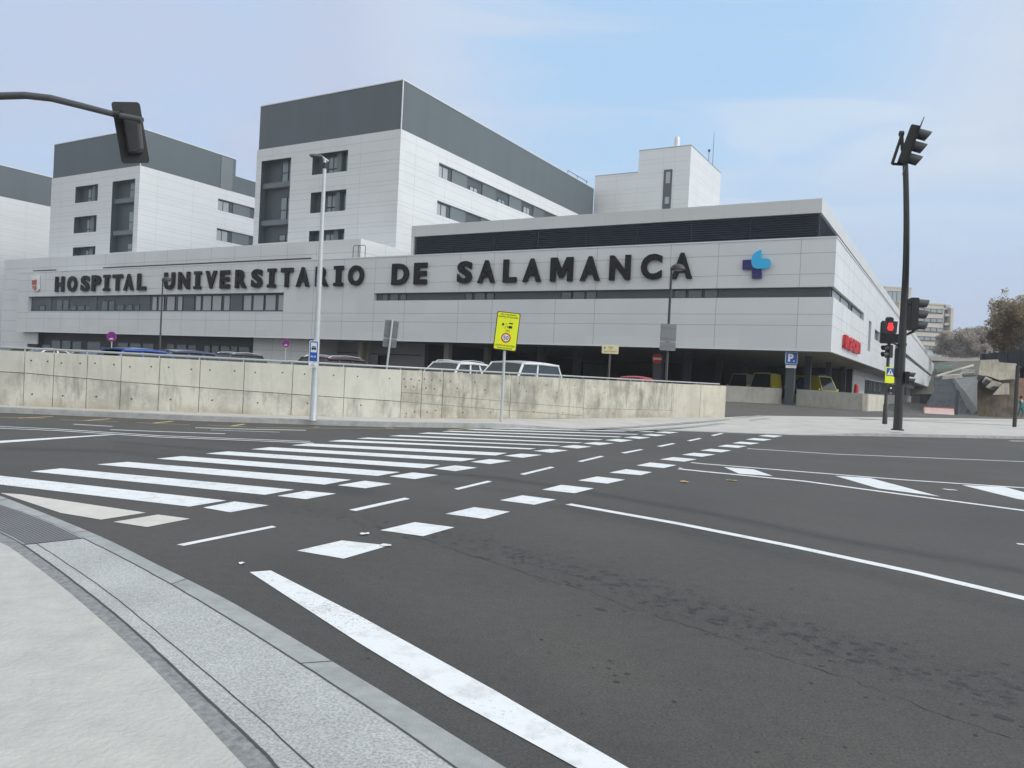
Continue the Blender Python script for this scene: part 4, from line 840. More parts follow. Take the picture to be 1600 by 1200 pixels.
for i, (a, b) in enumerate(zip(pts2, pts2[1:])):
    panel(ww, a, b, .05, WT, .05, WT, g=.01, front=-.004); panel(core, a, b, .04, WT-.03, .04, WT-.03, .2, -.01, -.03); ties(a, b, [1.36], (.1, .45, .85)); ties(a, b, [1.1], (.2, .6)); ties(a, b, [.35], (.3, .7))
jl = MB()
for a, b in zip(pts2, pts2[1:]):
    for z0, z1 in ((zj(a[0]), zj(b[0])), (zj(a[0])+.28, zj(b[0])+.30)):
        if z1 > .16: panel(jl, a, b, z0-.008, z0+.008, z1-.008, z1+.008, th=.02, g=0, front=-.001)
for a, b in zip(pts3, pts3[1:]): panel(ed, a, b, .03, WT, .03, WT, g=.004, th=.26)
m_ = lerp2(pts3[0], pts3[1], .5); panel(jl, (m_[0]-.01, m_[1]-.007), (m_[0]+.01, m_[1]+.007), .1, WT-.01, .1, WT-.01, th=.01, g=0, front=.003)
up.build('upper_panel', M_w1, RW); lo_.build('lower_panel', M_w2, RW); ww.build('weathered_panel', M_w3, RW); ed.build('end_panel', M_w4, RW); core.build('wall_core', M_wj, RW); tie.build('tie_hole', M_hole, RW); jl.build('cast_joint', M_wj, RW)
rl = MB(); line = pts1+pts2[1:]+[(9.7, 35.9)]
line = [(p[0]-.08, p[1]+.12) for p in line]; rl.tube([(x, y, WT+.085) for x, y in line], .028, 8)
for a, b in zip(line, line[1:]):
    n = max(1, round(math.hypot(b[0]-a[0], b[1]-a[1])/1.5))
    for k in range(n): x, y = lerp2(a, b, k/n); rl.tube([(x, y, WT-.01), (x, y, WT+.07)], .018, 6)
rl.build('pipe_rail', mat('rail_steel', (.40, .41, .42), .45, .3), RW, smooth=True)
# second wall beyond ramp
def lowwall(name, label, pxs, m, h, Y, th=.3, endm=None):
    pts = [at(px, 600, yy)[:2] for px, yy in zip(pxs, Y)]
    x, y = pts[0]; T = thing(name, label, 'wall', (x, y, cpz(x, y)))
    for i, (a, b) in enumerate(zip(pts, pts[1:])):
        mb = MB(); panel(mb, a, b, 0, cpz(*a)+h, 0, cpz(*b)+h, th=th, g=.006); mb.build('wall_panel', (endm or m) if i == len(pts)-2 and endm else m, T)
    return T
M_w5 = conc_mat('ramp_wall_concrete', (.40, .395, .36), (.29, .285, .26), .5)
lowwall('ramp_wall', 'plain low concrete wall between the pale wall end and the parking sign column', [1085, 1222.5], M_w5, 1.2, [58.0, 58.6])
lowwall('ramp_wall', 'low concrete wall right of the parking sign column, ending at a pale face', [1245, 1356, 1386], M_w5, 1.22, [58.2, 54.5, 60.5], endm=M_w4)
# ------------------------------------------------------------------ cars
def loft(mb, rings):
    n = len(rings[0]); vs = [p for r in rings for p in r]; fs = []
    for i in range(len(rings)-1):
        for k in range(n): fs.append((i*n+k, i*n+(k+1) % n, (i+1)*n+(k+1) % n, (i+1)*n+k))
    fs += [tuple(range(n-1, -1, -1)), tuple(range((len(rings)-1)*n, len(rings)*n))]; mb.add(vs, fs)
SH = dict(suv=dict(L=4.5, W=1.84, H=1.66, belt=1.02, hood=1.0, ws=1.0, rf=.35, rr=-1.75, tail=-2.1, hx=.98),
          hatch=dict(L=4.1, W=1.75, H=1.5, belt=.92, hood=.86, ws=.95, rf=.2, rr=-1.55, tail=-1.95, hx=.9),
          sedan=dict(L=4.5, W=1.78, H=1.45, belt=.9, hood=.85, ws=.95, rf=.15, rr=-1.05, tail=-1.75, hx=.9),
          wagon=dict(L=4.6, W=1.8, H=1.55, belt=.95, hood=.9, ws=1.0, rf=.25, rr=-1.8, tail=-2.15, hx=.95),
          van=dict(L=4.9, W=1.92, H=1.95, belt=1.12, hood=1.05, ws=1.55, rf=.75, rr=-2.2, tail=-2.38, hx=1.4),
          ambulance=dict(L=5.9, W=2.0, H=2.6, belt=1.25, hood=1.15, ws=2.05, rf=1.35, rr=-2.85, tail=-2.93, hx=1.9))
def car(kind, label, colr, loc, rz, rails=False, group='cars parked behind the wall', spoiler=False, cat='car', stripe=None, glassm=None):
    S = SH[kind]; L_c, Wd, H = S['L'], S['W'], S['H']; h = Wd/2; zb = S['belt']; xf, xr = L_c/2, -L_c/2
    T = thing('ambulance' if kind == 'ambulance' else ('parked_van' if kind == 'van' else 'parked_car'), label, cat, loc, rz, group)
    nm = 'car_paint_%d_%d_%d' % tuple(int(c*999) for c in colr); M = mat(nm, colr, .28, .0, coat=.6); GM = glassm or mat('car_glass', (.018, .03, .032), .06, spec=.4)
    def ring(x, zl, zt, w, tp=.86): return [(x, -w*.86, zl), (x, -w, zl+.18), (x, -w, (zl+zt)/2+.05), (x, -w*.985, zt-.08), (x, -w*tp, zt), (x, 0, zt+.03), (x, w*tp, zt), (x, w*.985, zt-.08), (x, w, (zl+zt)/2+.05), (x, w, zl+.18), (x, w*.86, zl)]
    b = MB(); loft(b, [ring(xf, .38, .62, h*.72), ring(xf-.12, .26, .74, h*.88), ring(xf-.45, .22, S['hood']-.10, h*.97), ring(S['ws']+.25, .2, S['hood'], h), ring(S['ws'], .2, zb, h), ring(0, .2, zb+.01, h), ring(S['tail']+.3, .2, zb+.03, h), ring(xr+.2, .26, zb+.02, h*.97), ring(xr+.02, .34, zb-.1, h*.86)])
    b.build('body', M, T, smooth=True, local=True)
    # roof (crowned sheet with thickness)
    xb, xe = S['tail'], S['ws']; rf, rr_ = S['rf'], S['rr']; wr, wb = h*.74, h*.90; b = MB(); nx, ny = 9, 7
    P = lambda u, v: (rr_+(rf-rr_)*u, wr*(v*2-1), H-.07+.07*(1-(2*u-1)**2*.8)-.045*(2*v-1)**2)
    top = [P(i/(nx-1), j/(ny-1)) for i in range(nx) for j in range(ny)]; bot = [(x, y, z-.06) for x, y, z in top]; n = nx*ny
    fs = []
    for i in range(nx-1):
        for j in range(ny-1): a = i*ny+j; fs += [(a, a+1, a+ny+1, a+ny), (n+a, n+a+ny, n+a+ny+1, n+a+1)]
    for j in range(ny-1): fs += [(j, n+j, n+j+1, j+1), ((nx-1)*ny+j, (nx-1)*ny+j+1, n+(nx-1)*ny+j+1, n+(nx-1)*ny+j)]
    for i in range(nx-1): fs += [(i*ny, (i+1)*ny, n+(i+1)*ny, n+i*ny), (i*ny+ny-1, n+i*ny+ny-1, n+(i+1)*ny+ny-1, (i+1)*ny+ny-1)]
    b.add(top+bot, fs); roof = b.build('roof', M, T, smooth=True, local=True)
    zr = H-.17
    quadbox = lambda mb, p: mb.hexa([*p, *[(q[0], q[1]*.97, q[2]-.03) for q in p]])
    b = MB(); quadbox(b, [(xe, -wb*.95, zb), (xe, wb*.95, zb), (rf+.02, wr*.94, zr+.03), (rf+.02, -wr*.94, zr+.03)]); b.build('windscreen', GM, T, local=True)
    b = MB(); quadbox(b, [(xb-.12, -wb*.92, zb), (xb-.12, wb*.92, zb), (rr_-.02, wr*.92, zr+.03), (rr_-.02, -wr*.92, zr+.03)]); b.build('rear_window', M if kind == 'ambulance' else GM, T, local=True)
    posts = [0., .60, 1.] if kind == 'van' else [0., .30, .62, 1.] if kind in ('suv', 'wagon') else [0., .42, 1.]
    xbot = lambda f: xb-.08+(xe-.06-xb+.08)*f; xtop = lambda f: rr_+(rf-.02-rr_)*f
    for sgn in (-1, 1):
        for f0, f1 in zip(posts, posts[1:]):
            b = MB(); g = .02; q = [(xbot(f0)+g, sgn*wb, zb+.01), (xbot(f1)-g, sgn*wb, zb+.01), (xtop(f1)-g, sgn*wr*.985, zr), (xtop(f0)+g, sgn*wr*.985, zr)]
            b.hexa([*q, *[(x, y-sgn*.03, z) for x, y, z in q]]); b.build('side_window', M if (kind == 'ambulance' and f0 < .5) else GM, T, local=True)
        b = MB()
        for f in posts:
            wv = .055
            b.hexa([(xbot(f)-wv, sgn*(wb+.012), zb-.02), (xbot(f)+wv, sgn*(wb+.012), zb-.02), (xbot(f)+wv, sgn*(wb-.04), zb-.02), (xbot(f)-wv, sgn*(wb-.04), zb-.02), (xtop(f)-wv*.8, sgn*(wr+.01), zr+.04), (xtop(f)+wv*.8, sgn*(wr+.01), zr+.04), (xtop(f)+wv*.8, sgn*(wr-.05), zr+.04), (xtop(f)-wv*.8, sgn*(wr-.05), zr+.04)])
        b.tube([(xtop(0)-.02, sgn*wr, zr+.03), (xtop(.5), sgn*wr*1.0, zr+.055), (xtop(1)+.02, sgn*wr, zr+.03)], .05, 8)
        b.build('pillar', M, T, local=True)
        if rails:
            b = MB(); b.tube([(xtop(.04), sgn*wr*.93, H-.10), (xtop(.12), sgn*wr*.93, H-.02), (xtop(.5), sgn*wr*.93, H+.02), (xtop(.88), sgn*wr*.93, H-.02), (xtop(.96), sgn*wr*.93, H-.10)], .02, 6); b.build('roof_rail', mat('rail_alloy', (.55, .56, .57), .3, .6), T, local=True)
        b = MB(); b.box(xe-.30, xe-.12, sgn*(h+.02), sgn*(h+.20), zb+.0, zb+.14); b.build('mirror', M, T, local=True, bevel=.02)
        b = MB(); b.box(xf-.22, xf-.03, sgn*h*.55, sgn*h*.86, .60, .72); b.build('headlight', mat('lamp_glass', (.7, .72, .75), .1), T, local=True)
        b = MB(); b.box(xr+.0, xr+.14, sgn*h*.6, sgn*h*.94, zb-.28, zb-.02); b.build('tail_light', mat('red_lamp', (.5, .02, .02), .2), T, local=True)
        for xw in (xf-.85, xr+.85):
            b = MB(); b.tube([(xw, sgn*(h-.2), .33), (xw, sgn*(h+.012), .33)], .33, 20); wl = b.build('wheel', M_rub, T, local=True)
            b = MB(); b.tube([(xw, sgn*(h-.02), .33), (xw, sgn*(h+.022), .33)], .21, 14); b.build('rim', mat('alloy', (.5, .5, .52), .35, .7), wl, local=True)
    if spoiler: b = MB(); b.box(rr_-.28, rr_+.05, -wr*.9, wr*.9, H-.12, H-.07); b.build('spoiler', M, T, local=True, bevel=.015)
    if stripe:
        for sgn in (-1, 1): b = MB(); b.box(xr+.3, xe-.5, sgn*(h+.001), sgn*(h+.012), zb-.5, zb-.05); b.build('side_band', stripe, T, local=True)
        b = MB(); b.box(rf-.5, rf-.25, -.5, .5, H-.02, H+.09); b.build('light_bar', mat('blue_beacon', (.01, .02, .12), .3), T, local=True, bevel=.02)
    return T
AZ_N = math.atan2(-V2[1], -V2[0])              # nose towards the street
def carpx(kind, label, col, px, py, nose, dz=0, dr=0, **k):
    H = SH[kind]['H']; best = (1e9, 40)
    rx, rz = ray(px, py)
    for kk in range(600):
        y = 22+kk*.06; x = rx*y
        if y < interp(BACK, x)+3.3: continue
        best = min(best, (abs(cpz(x, y)+H-(HC+rz*y)), y))
    Y = best[1]
    x = ray(px, py)[0]*Y; print('CAR', label[:30], round(x, 1), round(Y, 1)); return car(kind, label, col, (x, Y, cpz(x, Y)), AZ_N+(0 if nose else math.pi)+dr, **k)
WH = (.75, .76, .77)
carpx('suv', 'white crossover with silver roof rails, just left of the white van', WH, 705, 562.5, True, rails=True)
carpx('van', 'white passenger van behind the yellow speed camera sign', WH, 808, 562.8, True, cat='van')
carpx('suv', 'black estate car with bright roof rails behind the left half of the wall', (.02, .022, .025), 357, 550.2, True, rails=True)
carpx('wagon', 'dark red estate seen from the rear, beside the bus stop lamp post', (.045, .008, .010), 543, 556.8, False, rails=True)
carpx('sedan', 'bright red saloon, only its roof above the wall below the no entry sign', (.50, .02, .035), 999, 587.2, False)
carpx('hatch', 'bright blue hatchback with black tailgate spoiler behind the wall', (.012, .065, .30), 236, 544.5, False, spoiler=True)
carpx('wagon', 'navy blue car right behind the bright blue hatchback', (.02, .035, .09), 262, 544.6, True)
carpx('hatch', 'pale cream car roof between the blue cars and the black estate', (.62, .62, .58), 289, 553.4, True)
carpx('sedan', 'silver saloon roof left of the bus stop post', (.38, .42, .45), 456, 562.3, True)
carpx('sedan', 'white car roof near the left end of the wall', WH, 66, 543.2, True)
carpx('sedan', 'black car roof at the far left edge behind the wall', (.02, .02, .024), 14, 541., True)
carpx('hatch', 'grey car roof right of the white roof at the far left', (.20, .23, .26), 113, 545.3, True)
carpx('sedan', 'dark car roof behind the wall left of the yellow roof', (.05, .055, .065), 146, 546.2, True)
carpx('hatch', 'yellow car roof just below the left no parking disc', (.72, .66, .25), 186, 549.2, True)
YEL = (.55, .52, .03)
for px, Y, dr, lab in ((1160, 82, 0, 'ambulance with a dark rear under the building, left of the yellow one'), (1196, 72, 0, 'yellow ambulance with wide dark windscreen under the building'), (1272, 74, .9, 'yellow ambulance with a blue round emblem between the right hand columns')):
    x, y, _ = at(px, 600, Y); A_ = car('ambulance', lab, YEL if px != 1160 else (.42, .42, .36), (x, y, cpz(x, y)), AZ_N+dr, cat='ambulance', group='ambulances under the hospital', stripe=mat('ambulance_navy', (.015, .03, .10), .4))
    if px == 1272:
        b = MB(); b.tube([(-.6, 1.0, 1.75), (-.6, 1.03, 1.75)], .62, 24); b.tube([(-.6, -1.0, 1.75), (-.6, -1.03, 1.75)], .62, 24); b.build('round_emblem', mat('emblem_blue', (.01, .07, .30), .4), A_, local=True)
# ------------------------------------------------------------------ lamps, signs
def rrect(w, h, r, n=4):
    out = []
    for cx, cz, a0 in ((w/2-r, h/2-r, 0), (-w/2+r, h/2-r, 90), (-w/2+r, -h/2+r, 180), (w/2-r, -h/2+r, 270)):
        for k in range(n+1): a = math.radians(a0+90*k/n); out.append((cx+r*math.cos(a), cz+r*math.sin(a)))
    return out
def plate(T, name, w, h, r, cx, cz, y0, y1, m): b = MB(); b.prism([(x+cx, z+cz) for x, z in rrect(w, h, r)], y0, y1); return b.build(name, m, T, local=True)
def disc(T, name, rr_, cx, cz, y0, y1, m): b = MB(); b.prism([(cx+rr_*math.cos(2*math.pi*k/32), cz+rr_*math.sin(2*math.pi*k/32)) for k in range(32)], y0, y1); return b.build(name, m, T, local=True)
def writing(T, name, lst, m):
    b = MB()
    for s, cx, cz, h, y, w in lst: flat_text(b, s, cx, cz, h, y, .012, w)
    return b.build(name, m, T, local=True, recalc=False)
def pole_local(T, h, r0, r1, m, y=0, name='pole', z0=0, n=14): b = MB(); b.tube([(0, y, z0), (0, y, h)], [r0, r1], n); return b.build(name, m, T, smooth=True, local=True)
MY = mat('fluorescent_yellow', (.84, .92, .02), .5); MBk = mat('sign_black', (.012, .012, .012), .5); MRd = mat('sign_red', (.55, .015, .02), .4); MBl = mat('sign_blue', (.01, .09, .42), .4); MWs = mat('sign_white', (.78, .80, .80), .4)
# speed camera sign
x, y = G(783, 658, .15); Y = y; zc = at(793, 518, Y)[2]
T = thing('speed_camera_sign', 'tall yellow speed camera warning sign with a 50 limit disc on a steel post', 'road sign', (x, y, .14), 0, rot=(0, 0, math.radians(-8)))
pole_local(T, zc+.3, .045, .045, M_galv)
Sg = zc-.14; W1, H1 = .72, 1.19
P1 = plate(T, 'sign_plate', W1+.03, H1+.03, .05, 0.05, Sg, -.09, -.05, MBk); P1.rotation_euler = (0, math.radians(0), 0)
plate(T, 'yellow_face', W1-.02, H1-.02, .04, .055, Sg, -.094, -.0905, MY)
disc(T, 'limit_ring', .155, .055, Sg-.21, -.098, -.0945, MRd); disc(T, 'limit_disc', .115, .055, Sg-.21, -.101, -.0985, MWs)
writing(T, 'sign_writing', [('50', .055, Sg-.21, .125, -.103, .165), ('POR SU SEGURIDAD', .05, Sg+.53, .045, -.097, .52), ('CONTROL DE VELOCIDAD', .05, Sg+.455, .055, -.097, .64), ('CONTROL DE VELOCIDAD', .05, Sg-.46, .055, -.097, .62), ('ZONA DE RADAR', .05, Sg-.54, .045, -.097, .5)], MBk)
b = MB(); cz = Sg+.18
b.prism([(.10, cz+.10), (.20, cz+.10), (.20, cz+.075), (.22, cz+.115), (.22, cz+.06), (.10, cz+.065)], -.098, -.0945); b.prism([(.10, cz-.08), (.21, cz-.08), (.21, cz+.0), (.10, cz+.0)], -.098, -.0945); b.prism([(.05, cz-.06), (.085, cz-.06), (.085, cz-.02), (.05, cz-.02)], -.098, -.0945)
b.prism([(-.09+.035*math.cos(a*.5236), cz+.03+.045*math.sin(a*.5236)) for a in range(12)], -.098, -.0945)
for k in range(3): b.prism([(.02+k*.045, cz-.12), (.03+k*.045, cz-.12), (.05+k*.05, cz-.20), (.035+k*.05, cz-.20)], -.098, -.0945)
for k in range(4): b.prism([(-.03+k*.015, cz-.10+.05*k), (-.015+k*.015, cz-.10+.05*k), (-.01+k*.015, cz-.07+.05*k), (-.025+k*.015, cz-.07+.05*k)], -.098, -.0945)
b.build('camera_pictogram', MBk, T, local=True)
for ch in T.children:
    if ch.name.split('.')[0] != 'pole': ch.matrix_basis = Matrix.Translation((.05, -.09, Sg)) @ Matrix.Rotation(math.radians(4.5), 4, 'Y') @ Matrix.Translation((-.05, .09, -Sg))
# street name sign
x, y = G(948, 652, .15); T = thing('street_name_sign', 'small cream street name plate on a thin brown post before the wall', 'street sign', (x, y, .14), math.radians(-4))
zt = at(951, 546, y)[2]; pole_local(T, zt-.1, .045, .04, mat('brown_post', (.10, .09, .085), .5, .3)); Sg = zt-.14; b = MB(); b.tube([(0, 0, Sg-1.5), (0, 0, Sg-1.4)], .07, 12); b.build('clamp', M_plate, T, local=True)
plate(T, 'sign_plate', .66, .34, .03, 0, Sg, -.07, -.045, mat('cream_plate', (.66, .62, .45), .5)); plate(T, 'sign_face', .62, .30, .02, 0.0, Sg, -.074, -.0705, mat('cream_face', (.66, .60, .36), .5))
writing(T, 'sign_writing', [('PASEO', .02, Sg+.09, .05, -.077, .19), ('DE LA', .02, Sg+.015, .045, -.077, .14), ('TRANSICION ESPAÑOLA', .01, Sg-.075, .055, -.077, .54)], mat('sign_ink', (.10, .09, .04), .6))
b = MB(); b.prism([(-.25, Sg+.03), (-.22, Sg+.01), (-.19, Sg+.03), (-.19, Sg+.10), (-.25, Sg+.10)], -.078, -.0745); b.build('small_crest', mat('crest_olive', (.15, .16, .06), .6), T, local=True)
# rear-facing double plate on a leaning post
def rear_sign(label, px, py, Y, w, h1, h2, lean, poleh0, post=True, name='rear_facing_sign'):
    x, yy, zc = at(px, py, Y); z0 = cpz(x, Y) if Y > interp(BACK, x) else .15
    T = thing(name, label, 'road sign', (x, Y, z0), 0, rot=(0, lean, math.radians(14)))
    if post: pole_local(T, zc-z0+h1*.5+.05, .04, .04, M_galv, y=-.05)
    plate(T, 'sign_plate', w, h1, .05, 0, zc-z0, 0.0, .03, M_plate); plate(T, 'sub_plate', w, h2, .04, 0, zc-z0-h1/2-h2/2-.02, 0.0, .03, M_plate)
    b = MB()
    for dz in (-h1*.3, h1*.3, -h1/2-h2/2): b.box(-w*.42, w*.42, -.018, -.001, zc-z0+dz-.02, zc-z0+dz+.02)
    b.build('bracket', M_plate, T, local=True); return T
rear_sign('grey back of a double sign leaning on a steel post behind the wall', 603.5, 514, 29.5, .52, .68, .32, math.radians(4), 0)
rear_sign('grey back of a double sign fixed to the dark lamp post', 1044.5, 520, 38.35, .84, .88, .42, 0, 0, post=False)
# street lamps
def dome_lamp(label, px, py, Y, right=1, group='dark dome street lamps'):
    x, _, zt = at(px, py, Y); z0 = cpz(x, Y); T = thing('street_lamp', label, 'street lamp', (x, Y, z0), 0, group=group); h = zt-z0
    b = MB(); b.tube([(0, 0, 0), (0, 0, 1.0), (0, 0, 1.05), (0, 0, h-.25)], [.11, .10, .075, .05], 12); b.build('pole', M_post, T, smooth=True, local=True)
    b = MB(); b.tube([(0, 0, h-.3), (0, 0, h-.05), (.05*right, 0, h+.05), (.2*right, 0, h+.10)], [.05, .05, .045, .04], 10); b.build('arm', M_post, T, smooth=True, local=True)
    b = MB(); cx = .30*right; rings = [[(cx+r*math.cos(2*math.pi*k/20), r*math.sin(2*math.pi*k/20), h-.02+z) for k in range(20)] for r, z in ((.36, -.06), (.37, -.02), (.34, .08), (.26, .17), (.14, .23), (.03, .25))]; loft(b, rings); b.build('lamp_hood', M_post, T, smooth=True, local=True)
    b = MB(); b.tube([(cx, 0, h-.10), (cx, 0, h-.075)], .24, 16); b.build('diffuser', mat('lamp_diffuser', (.35, .36, .37), .3), T, local=True); return T
dome_lamp('dark dome lamp standing in front of the U of UNIVERSITARIO', 254.5, 437, 59)
dome_lamp('dark dome lamp standing in front of the last A of SALAMANCA', 1049.5, 419, 38.5)
x, y = G(489, 656, .15); Y = y; xt, _, zt = at(509.5, 249, Y); T = thing('street_lamp', 'tall pale galvanised lamp post at the bus stop, its flat head turned left', 'street lamp', (x, y, .14))
h = zt-.14; b = MB(); b.tube([(0, 0, 0), (0, 0, .02), (0, 0, 1.6), (0, 0, h)], [.105, .098, .086, .046], 16); b.build('pole', M_galv, T, smooth=True, local=True)
b = MB(); b.tube([(0, 0, h-.25), (0, 0, h-.1)], .065, 12); b.build('collar', M_black, T, local=True)
b = MB(); b.tube([(.09, 0, h-.05), (-.06, 0, h+.04), (-.20, 0, h+.10)], .032, 10); b.build('arm', M_galv, T, smooth=True, local=True)
b = MB(); b.hexa([(-.42, -.10, h+.06), (-.05, -.13, h+.02), (-.05, .13, h+.02), (-.42, .10, h+.06), (-.40, -.07, h+.12), (-.07, -.09, h+.11), (-.07, .09, h+.11), (-.40, .07, h+.12)]); b.build('lamp_head', mat('lamp_head_grey', (.10, .105, .11), .5), T, local=True, bevel=.012)
xb, _, zb_ = at(490.5, 549, Y-.14); T = thing('bus_stop_sign', 'blue and white bus stop plate fixed to the pale lamp post', 'bus stop sign', (xb, Y-.14, 0), 0)
plate(T, 'sign_plate', .25, .58, .03, 0, zb_, -.02, .02, MWs); plate(T, 'blue_face', .21, .54, .02, 0, zb_, -.024, -.0205, MBl); plate(T, 'white_panel', .16, .26, .01, 0, zb_+.105, -.028, -.0245, mat('pale_panel', (.62, .74, .82), .5)); plate(T, 'route_plate', .22, .13, .015, -.01, zb_-.37, -.02, .015, MWs)
b = MB(); b.prism([(-.06, zb_+.10), (.055, zb_+.10), (.065, zb_+.07), (.065, zb_+.055), (-.06, zb_+.055)], -.031, -.0285); b.prism([(-.05, zb_+.135), (.05, zb_+.135), (.055, zb_+.11), (-.05, zb_+.11)], -.031, -.0285)
for xx in (-.03, .035): b.prism([(xx+.018*math.cos(k*.785), zb_+.05+.018*math.sin(k*.785)) for k in range(8)], -.031, -.0285)
b.build('bus_pictogram', MBk, T, local=True); writing(T, 'sign_writing', [('BUS', 0, zb_-.14, .045, -.027, .14)], MWs); writing(T, 'route_writing', [('PARADA', -.01, zb_-.35, .022, -.023, .09), ('HOSPITAL', -.01, zb_-.395, .028, -.023, .15)], MBk)
# no parking discs
def noparking(label, px, py, Y):
    x, _, z = at(px, py, Y); z0 = cpz(x, Y); T = thing('no_parking_sign', label, 'road sign', (x, Y, z0), 0, group='round no parking signs'); s = z-z0
    pole_local(T, s+.05, .035, .035, M_galv); disc(T, 'sign_disc', .36, 0, s, -.07, -.045, mat('disc_magenta', (.32, .02, .16), .4)); disc(T, 'blue_centre', .25, 0, s, -.075, -.0705, mat('disc_violet', (.07, .03, .28), .4))
    b = MB(); c = .7071; w = .04
    for q in ((1, 1),): b.prism([(-.22*c-w*c, s+.22*c-w*c), (-.22*c+w*c, s+.22*c+w*c), (.22*c+w*c, s-.22*c+w*c), (.22*c-w*c, s-.22*c-w*c)], -.079, -.0755)
    b.build('slash', mat('disc_magenta', (.32, .02, .16), .4), T, local=True); plate(T, 'small_plate', .26, .08, .01, 0, s-.16, -.084, -.0795, MWs); return T
noparking('purple no parking disc on a white post, near the left end', 175, 526, 56); noparking('smaller purple no parking disc before the pale panels, left of the bus stop', 447, 536.5, 70)
# no entry on column
x, y, z = at(1027, 560.5, 65.4); T = thing('no_entry_sign', 'red round no entry sign on a dark column under the building', 'road sign', (x, y, z)); disc(T, 'sign_disc', .44, 0, 0, -.03, 0, MRd); b = MB(); b.box(-.33, .33, -.036, -.031, -.09, .09); b.build('white_bar', MWs, T, local=True)
x, y, z = at(1236.5, 559.5, 57.8); T = thing('parking_sign', 'square blue parking sign with white P fixed to the corner column', 'road sign', (x, y, z), 0); plate(T, 'sign_plate', .92, .92, .08, 0, 0, -.03, 0, mat('pale_blue_edge', (.45, .60, .78), .4)); plate(T, 'blue_face', .82, .82, .05, 0, 0, -.036, -.031, MBl); plate(T, 'text_plate', .8, .20, .02, 0, -.64, -.03, 0, MWs)
b = MB(); flat_text(b, 'P', -.05, .02, .60, -.038, .05); b.box(.14, .24, -.039, -.037, -.28, -.18); b.build('letter', MWs, T, local=True, recalc=False); writing(T, 'plate_writing', [('PARKING', 0, -.64, .08, -.032, .5)], mat('sign_grey_ink', (.3, .32, .34), .5))
# ------------------------------------------------------------------ traffic signals
M_sig = mat('signal_black', (.011, .012, .013), .45); M_hood = mat('signal_hood', (.055, .06, .062), .5)
def head(T, loc, rot, n, s, board=False, lens=None, name='signal_head', figure=None):
    """n lamps, s = lamp spacing, faces -y locally"""
    M = Matrix.Translation(loc) @ Matrix.Rotation(rot[2], 4, 'Z') @ Matrix.Rotation(rot[0], 4, 'X') @ Matrix.Rotation(rot[1], 4, 'Y')
    hh = n*s; b = MB(); b.box(-s*.5, s*.5, -s*.28, s*.42, -hh/2, hh/2); b.xf(M); H_ = b.build(name, M_sig, T, local=True, bevel=s*.06)
    if board:
        b = MB(); b.prism(rrect(s*1.9, hh*1.42, s*.22, 5), s*-.30, s*-.25); b.xf(M); b.build('backboard', M_sig, T, local=True)
        b = MB(); b.box(-s*.95, -s*.85, -.04*s, .04*s, -hh*.5, -hh*.45); b.xf(M)
    for k in range(n):
        z = hh/2-s*(k+.5); b = MB(); R = s*.42; nseg = 14; vs = []
        for i in range(nseg+1):
            a = math.radians(-50+280*i/nseg); ln_ = s*(.80+.16*math.sin(a))
            for rr_, yy in ((R, -.28*s), (R, -.28*s-ln_), (R-.02, -.28*s-ln_), (R-.02, -.28*s)): vs.append((rr_*math.cos(a)*1.0, yy, z+rr_*math.sin(a)+(.05*s if yy < -.3*s else 0)*-1))
        fs = [(i*4+j, i*4+(j+1) % 4, (i+1)*4+(j+1) % 4, (i+1)*4+j) for i in range(nseg) for j in range(4)]
        b.add(vs, fs); b.xf(M); b.build('hood', M_hood, H_, local=True, smooth=True)
        b = MB(); b.tube([(0, -.282*s, z), (0, -.32*s, z)], R*.93, 20); b.xf(M); b.build('lens', (lens[k] if lens else mat('dark_lens', (.03, .025, .02), .15)), H_, local=True)
    return H_, M
x0, y0 = at(1404, 640, 31)[:2]; z0 = .22
T = thing('traffic_signal_mast', 'thick dark mast at the corner carrying signals, the topmost with a backing board', 'traffic light', (x0, y0, z0))
tip = at(1413.5, 232, 22.5); tipL = (tip[0]-x0, tip[1]-y0, tip[2]-z0)
b = MB(); pts = [(0, 0, 0), (0, 0, .5), (0, 0, 3.4), (0, 0, 5.4)]; rad = [.17, .165, .15, .135]
for k in range(1, 13):
    f = k/12; a = f*math.pi/2*.92; pts.append((tipL[0]*(1-math.cos(a))/(1-math.cos(math.pi/2*.92)), tipL[1]*(1-math.cos(a))/(1-math.cos(math.pi/2*.92)), 5.4+(tipL[2]-5.4)*math.sin(a)/math.sin(math.pi/2*.92))); rad.append(.135-.06*f)
b.tube(pts, rad, 18); b.build('mast', M_post, T, smooth=True, local=True)
b = MB(); b.tube([(0, 0, 3.36), (0, 0, 3.46)], .175, 16); b.build('collar', M_post, T, local=True)
b = MB(); b.tube([(0, 0, -.02), (0, 0, .03)], .24, 16); b.build('base_plate', M_post, T, local=True)
def loc_of(px, py, Y): q = at(px, py, Y); return (q[0]-x0, q[1]-y0, q[2]-z0)
hl = loc_of(1421, 227, 22.3); head(T, hl, (math.radians(16), 0, math.radians(70)), 3, .36, board=True)
b = MB(); k1 = loc_of(1409, 211, 22.45); k2 = loc_of(1394, 256, 22.45); k3 = loc_of(1410, 257, 22.4); k0 = loc_of(1415, 262, 22.6)
b.tube([k1, k2], .045, 8); b.tube([k2, k3], .04, 8); b.tube([k1, loc_of(1410, 235, 22.4)], .05, 8); b.tube([loc_of(1406, 209, 22.5), loc_of(1411, 209, 22.5)], .085, 12); b.build('bracket', M_sig, T, local=True)
hl = loc_of(1428, 491, 31); head(T, hl, (0, 0, math.radians(80)), 3, .43)
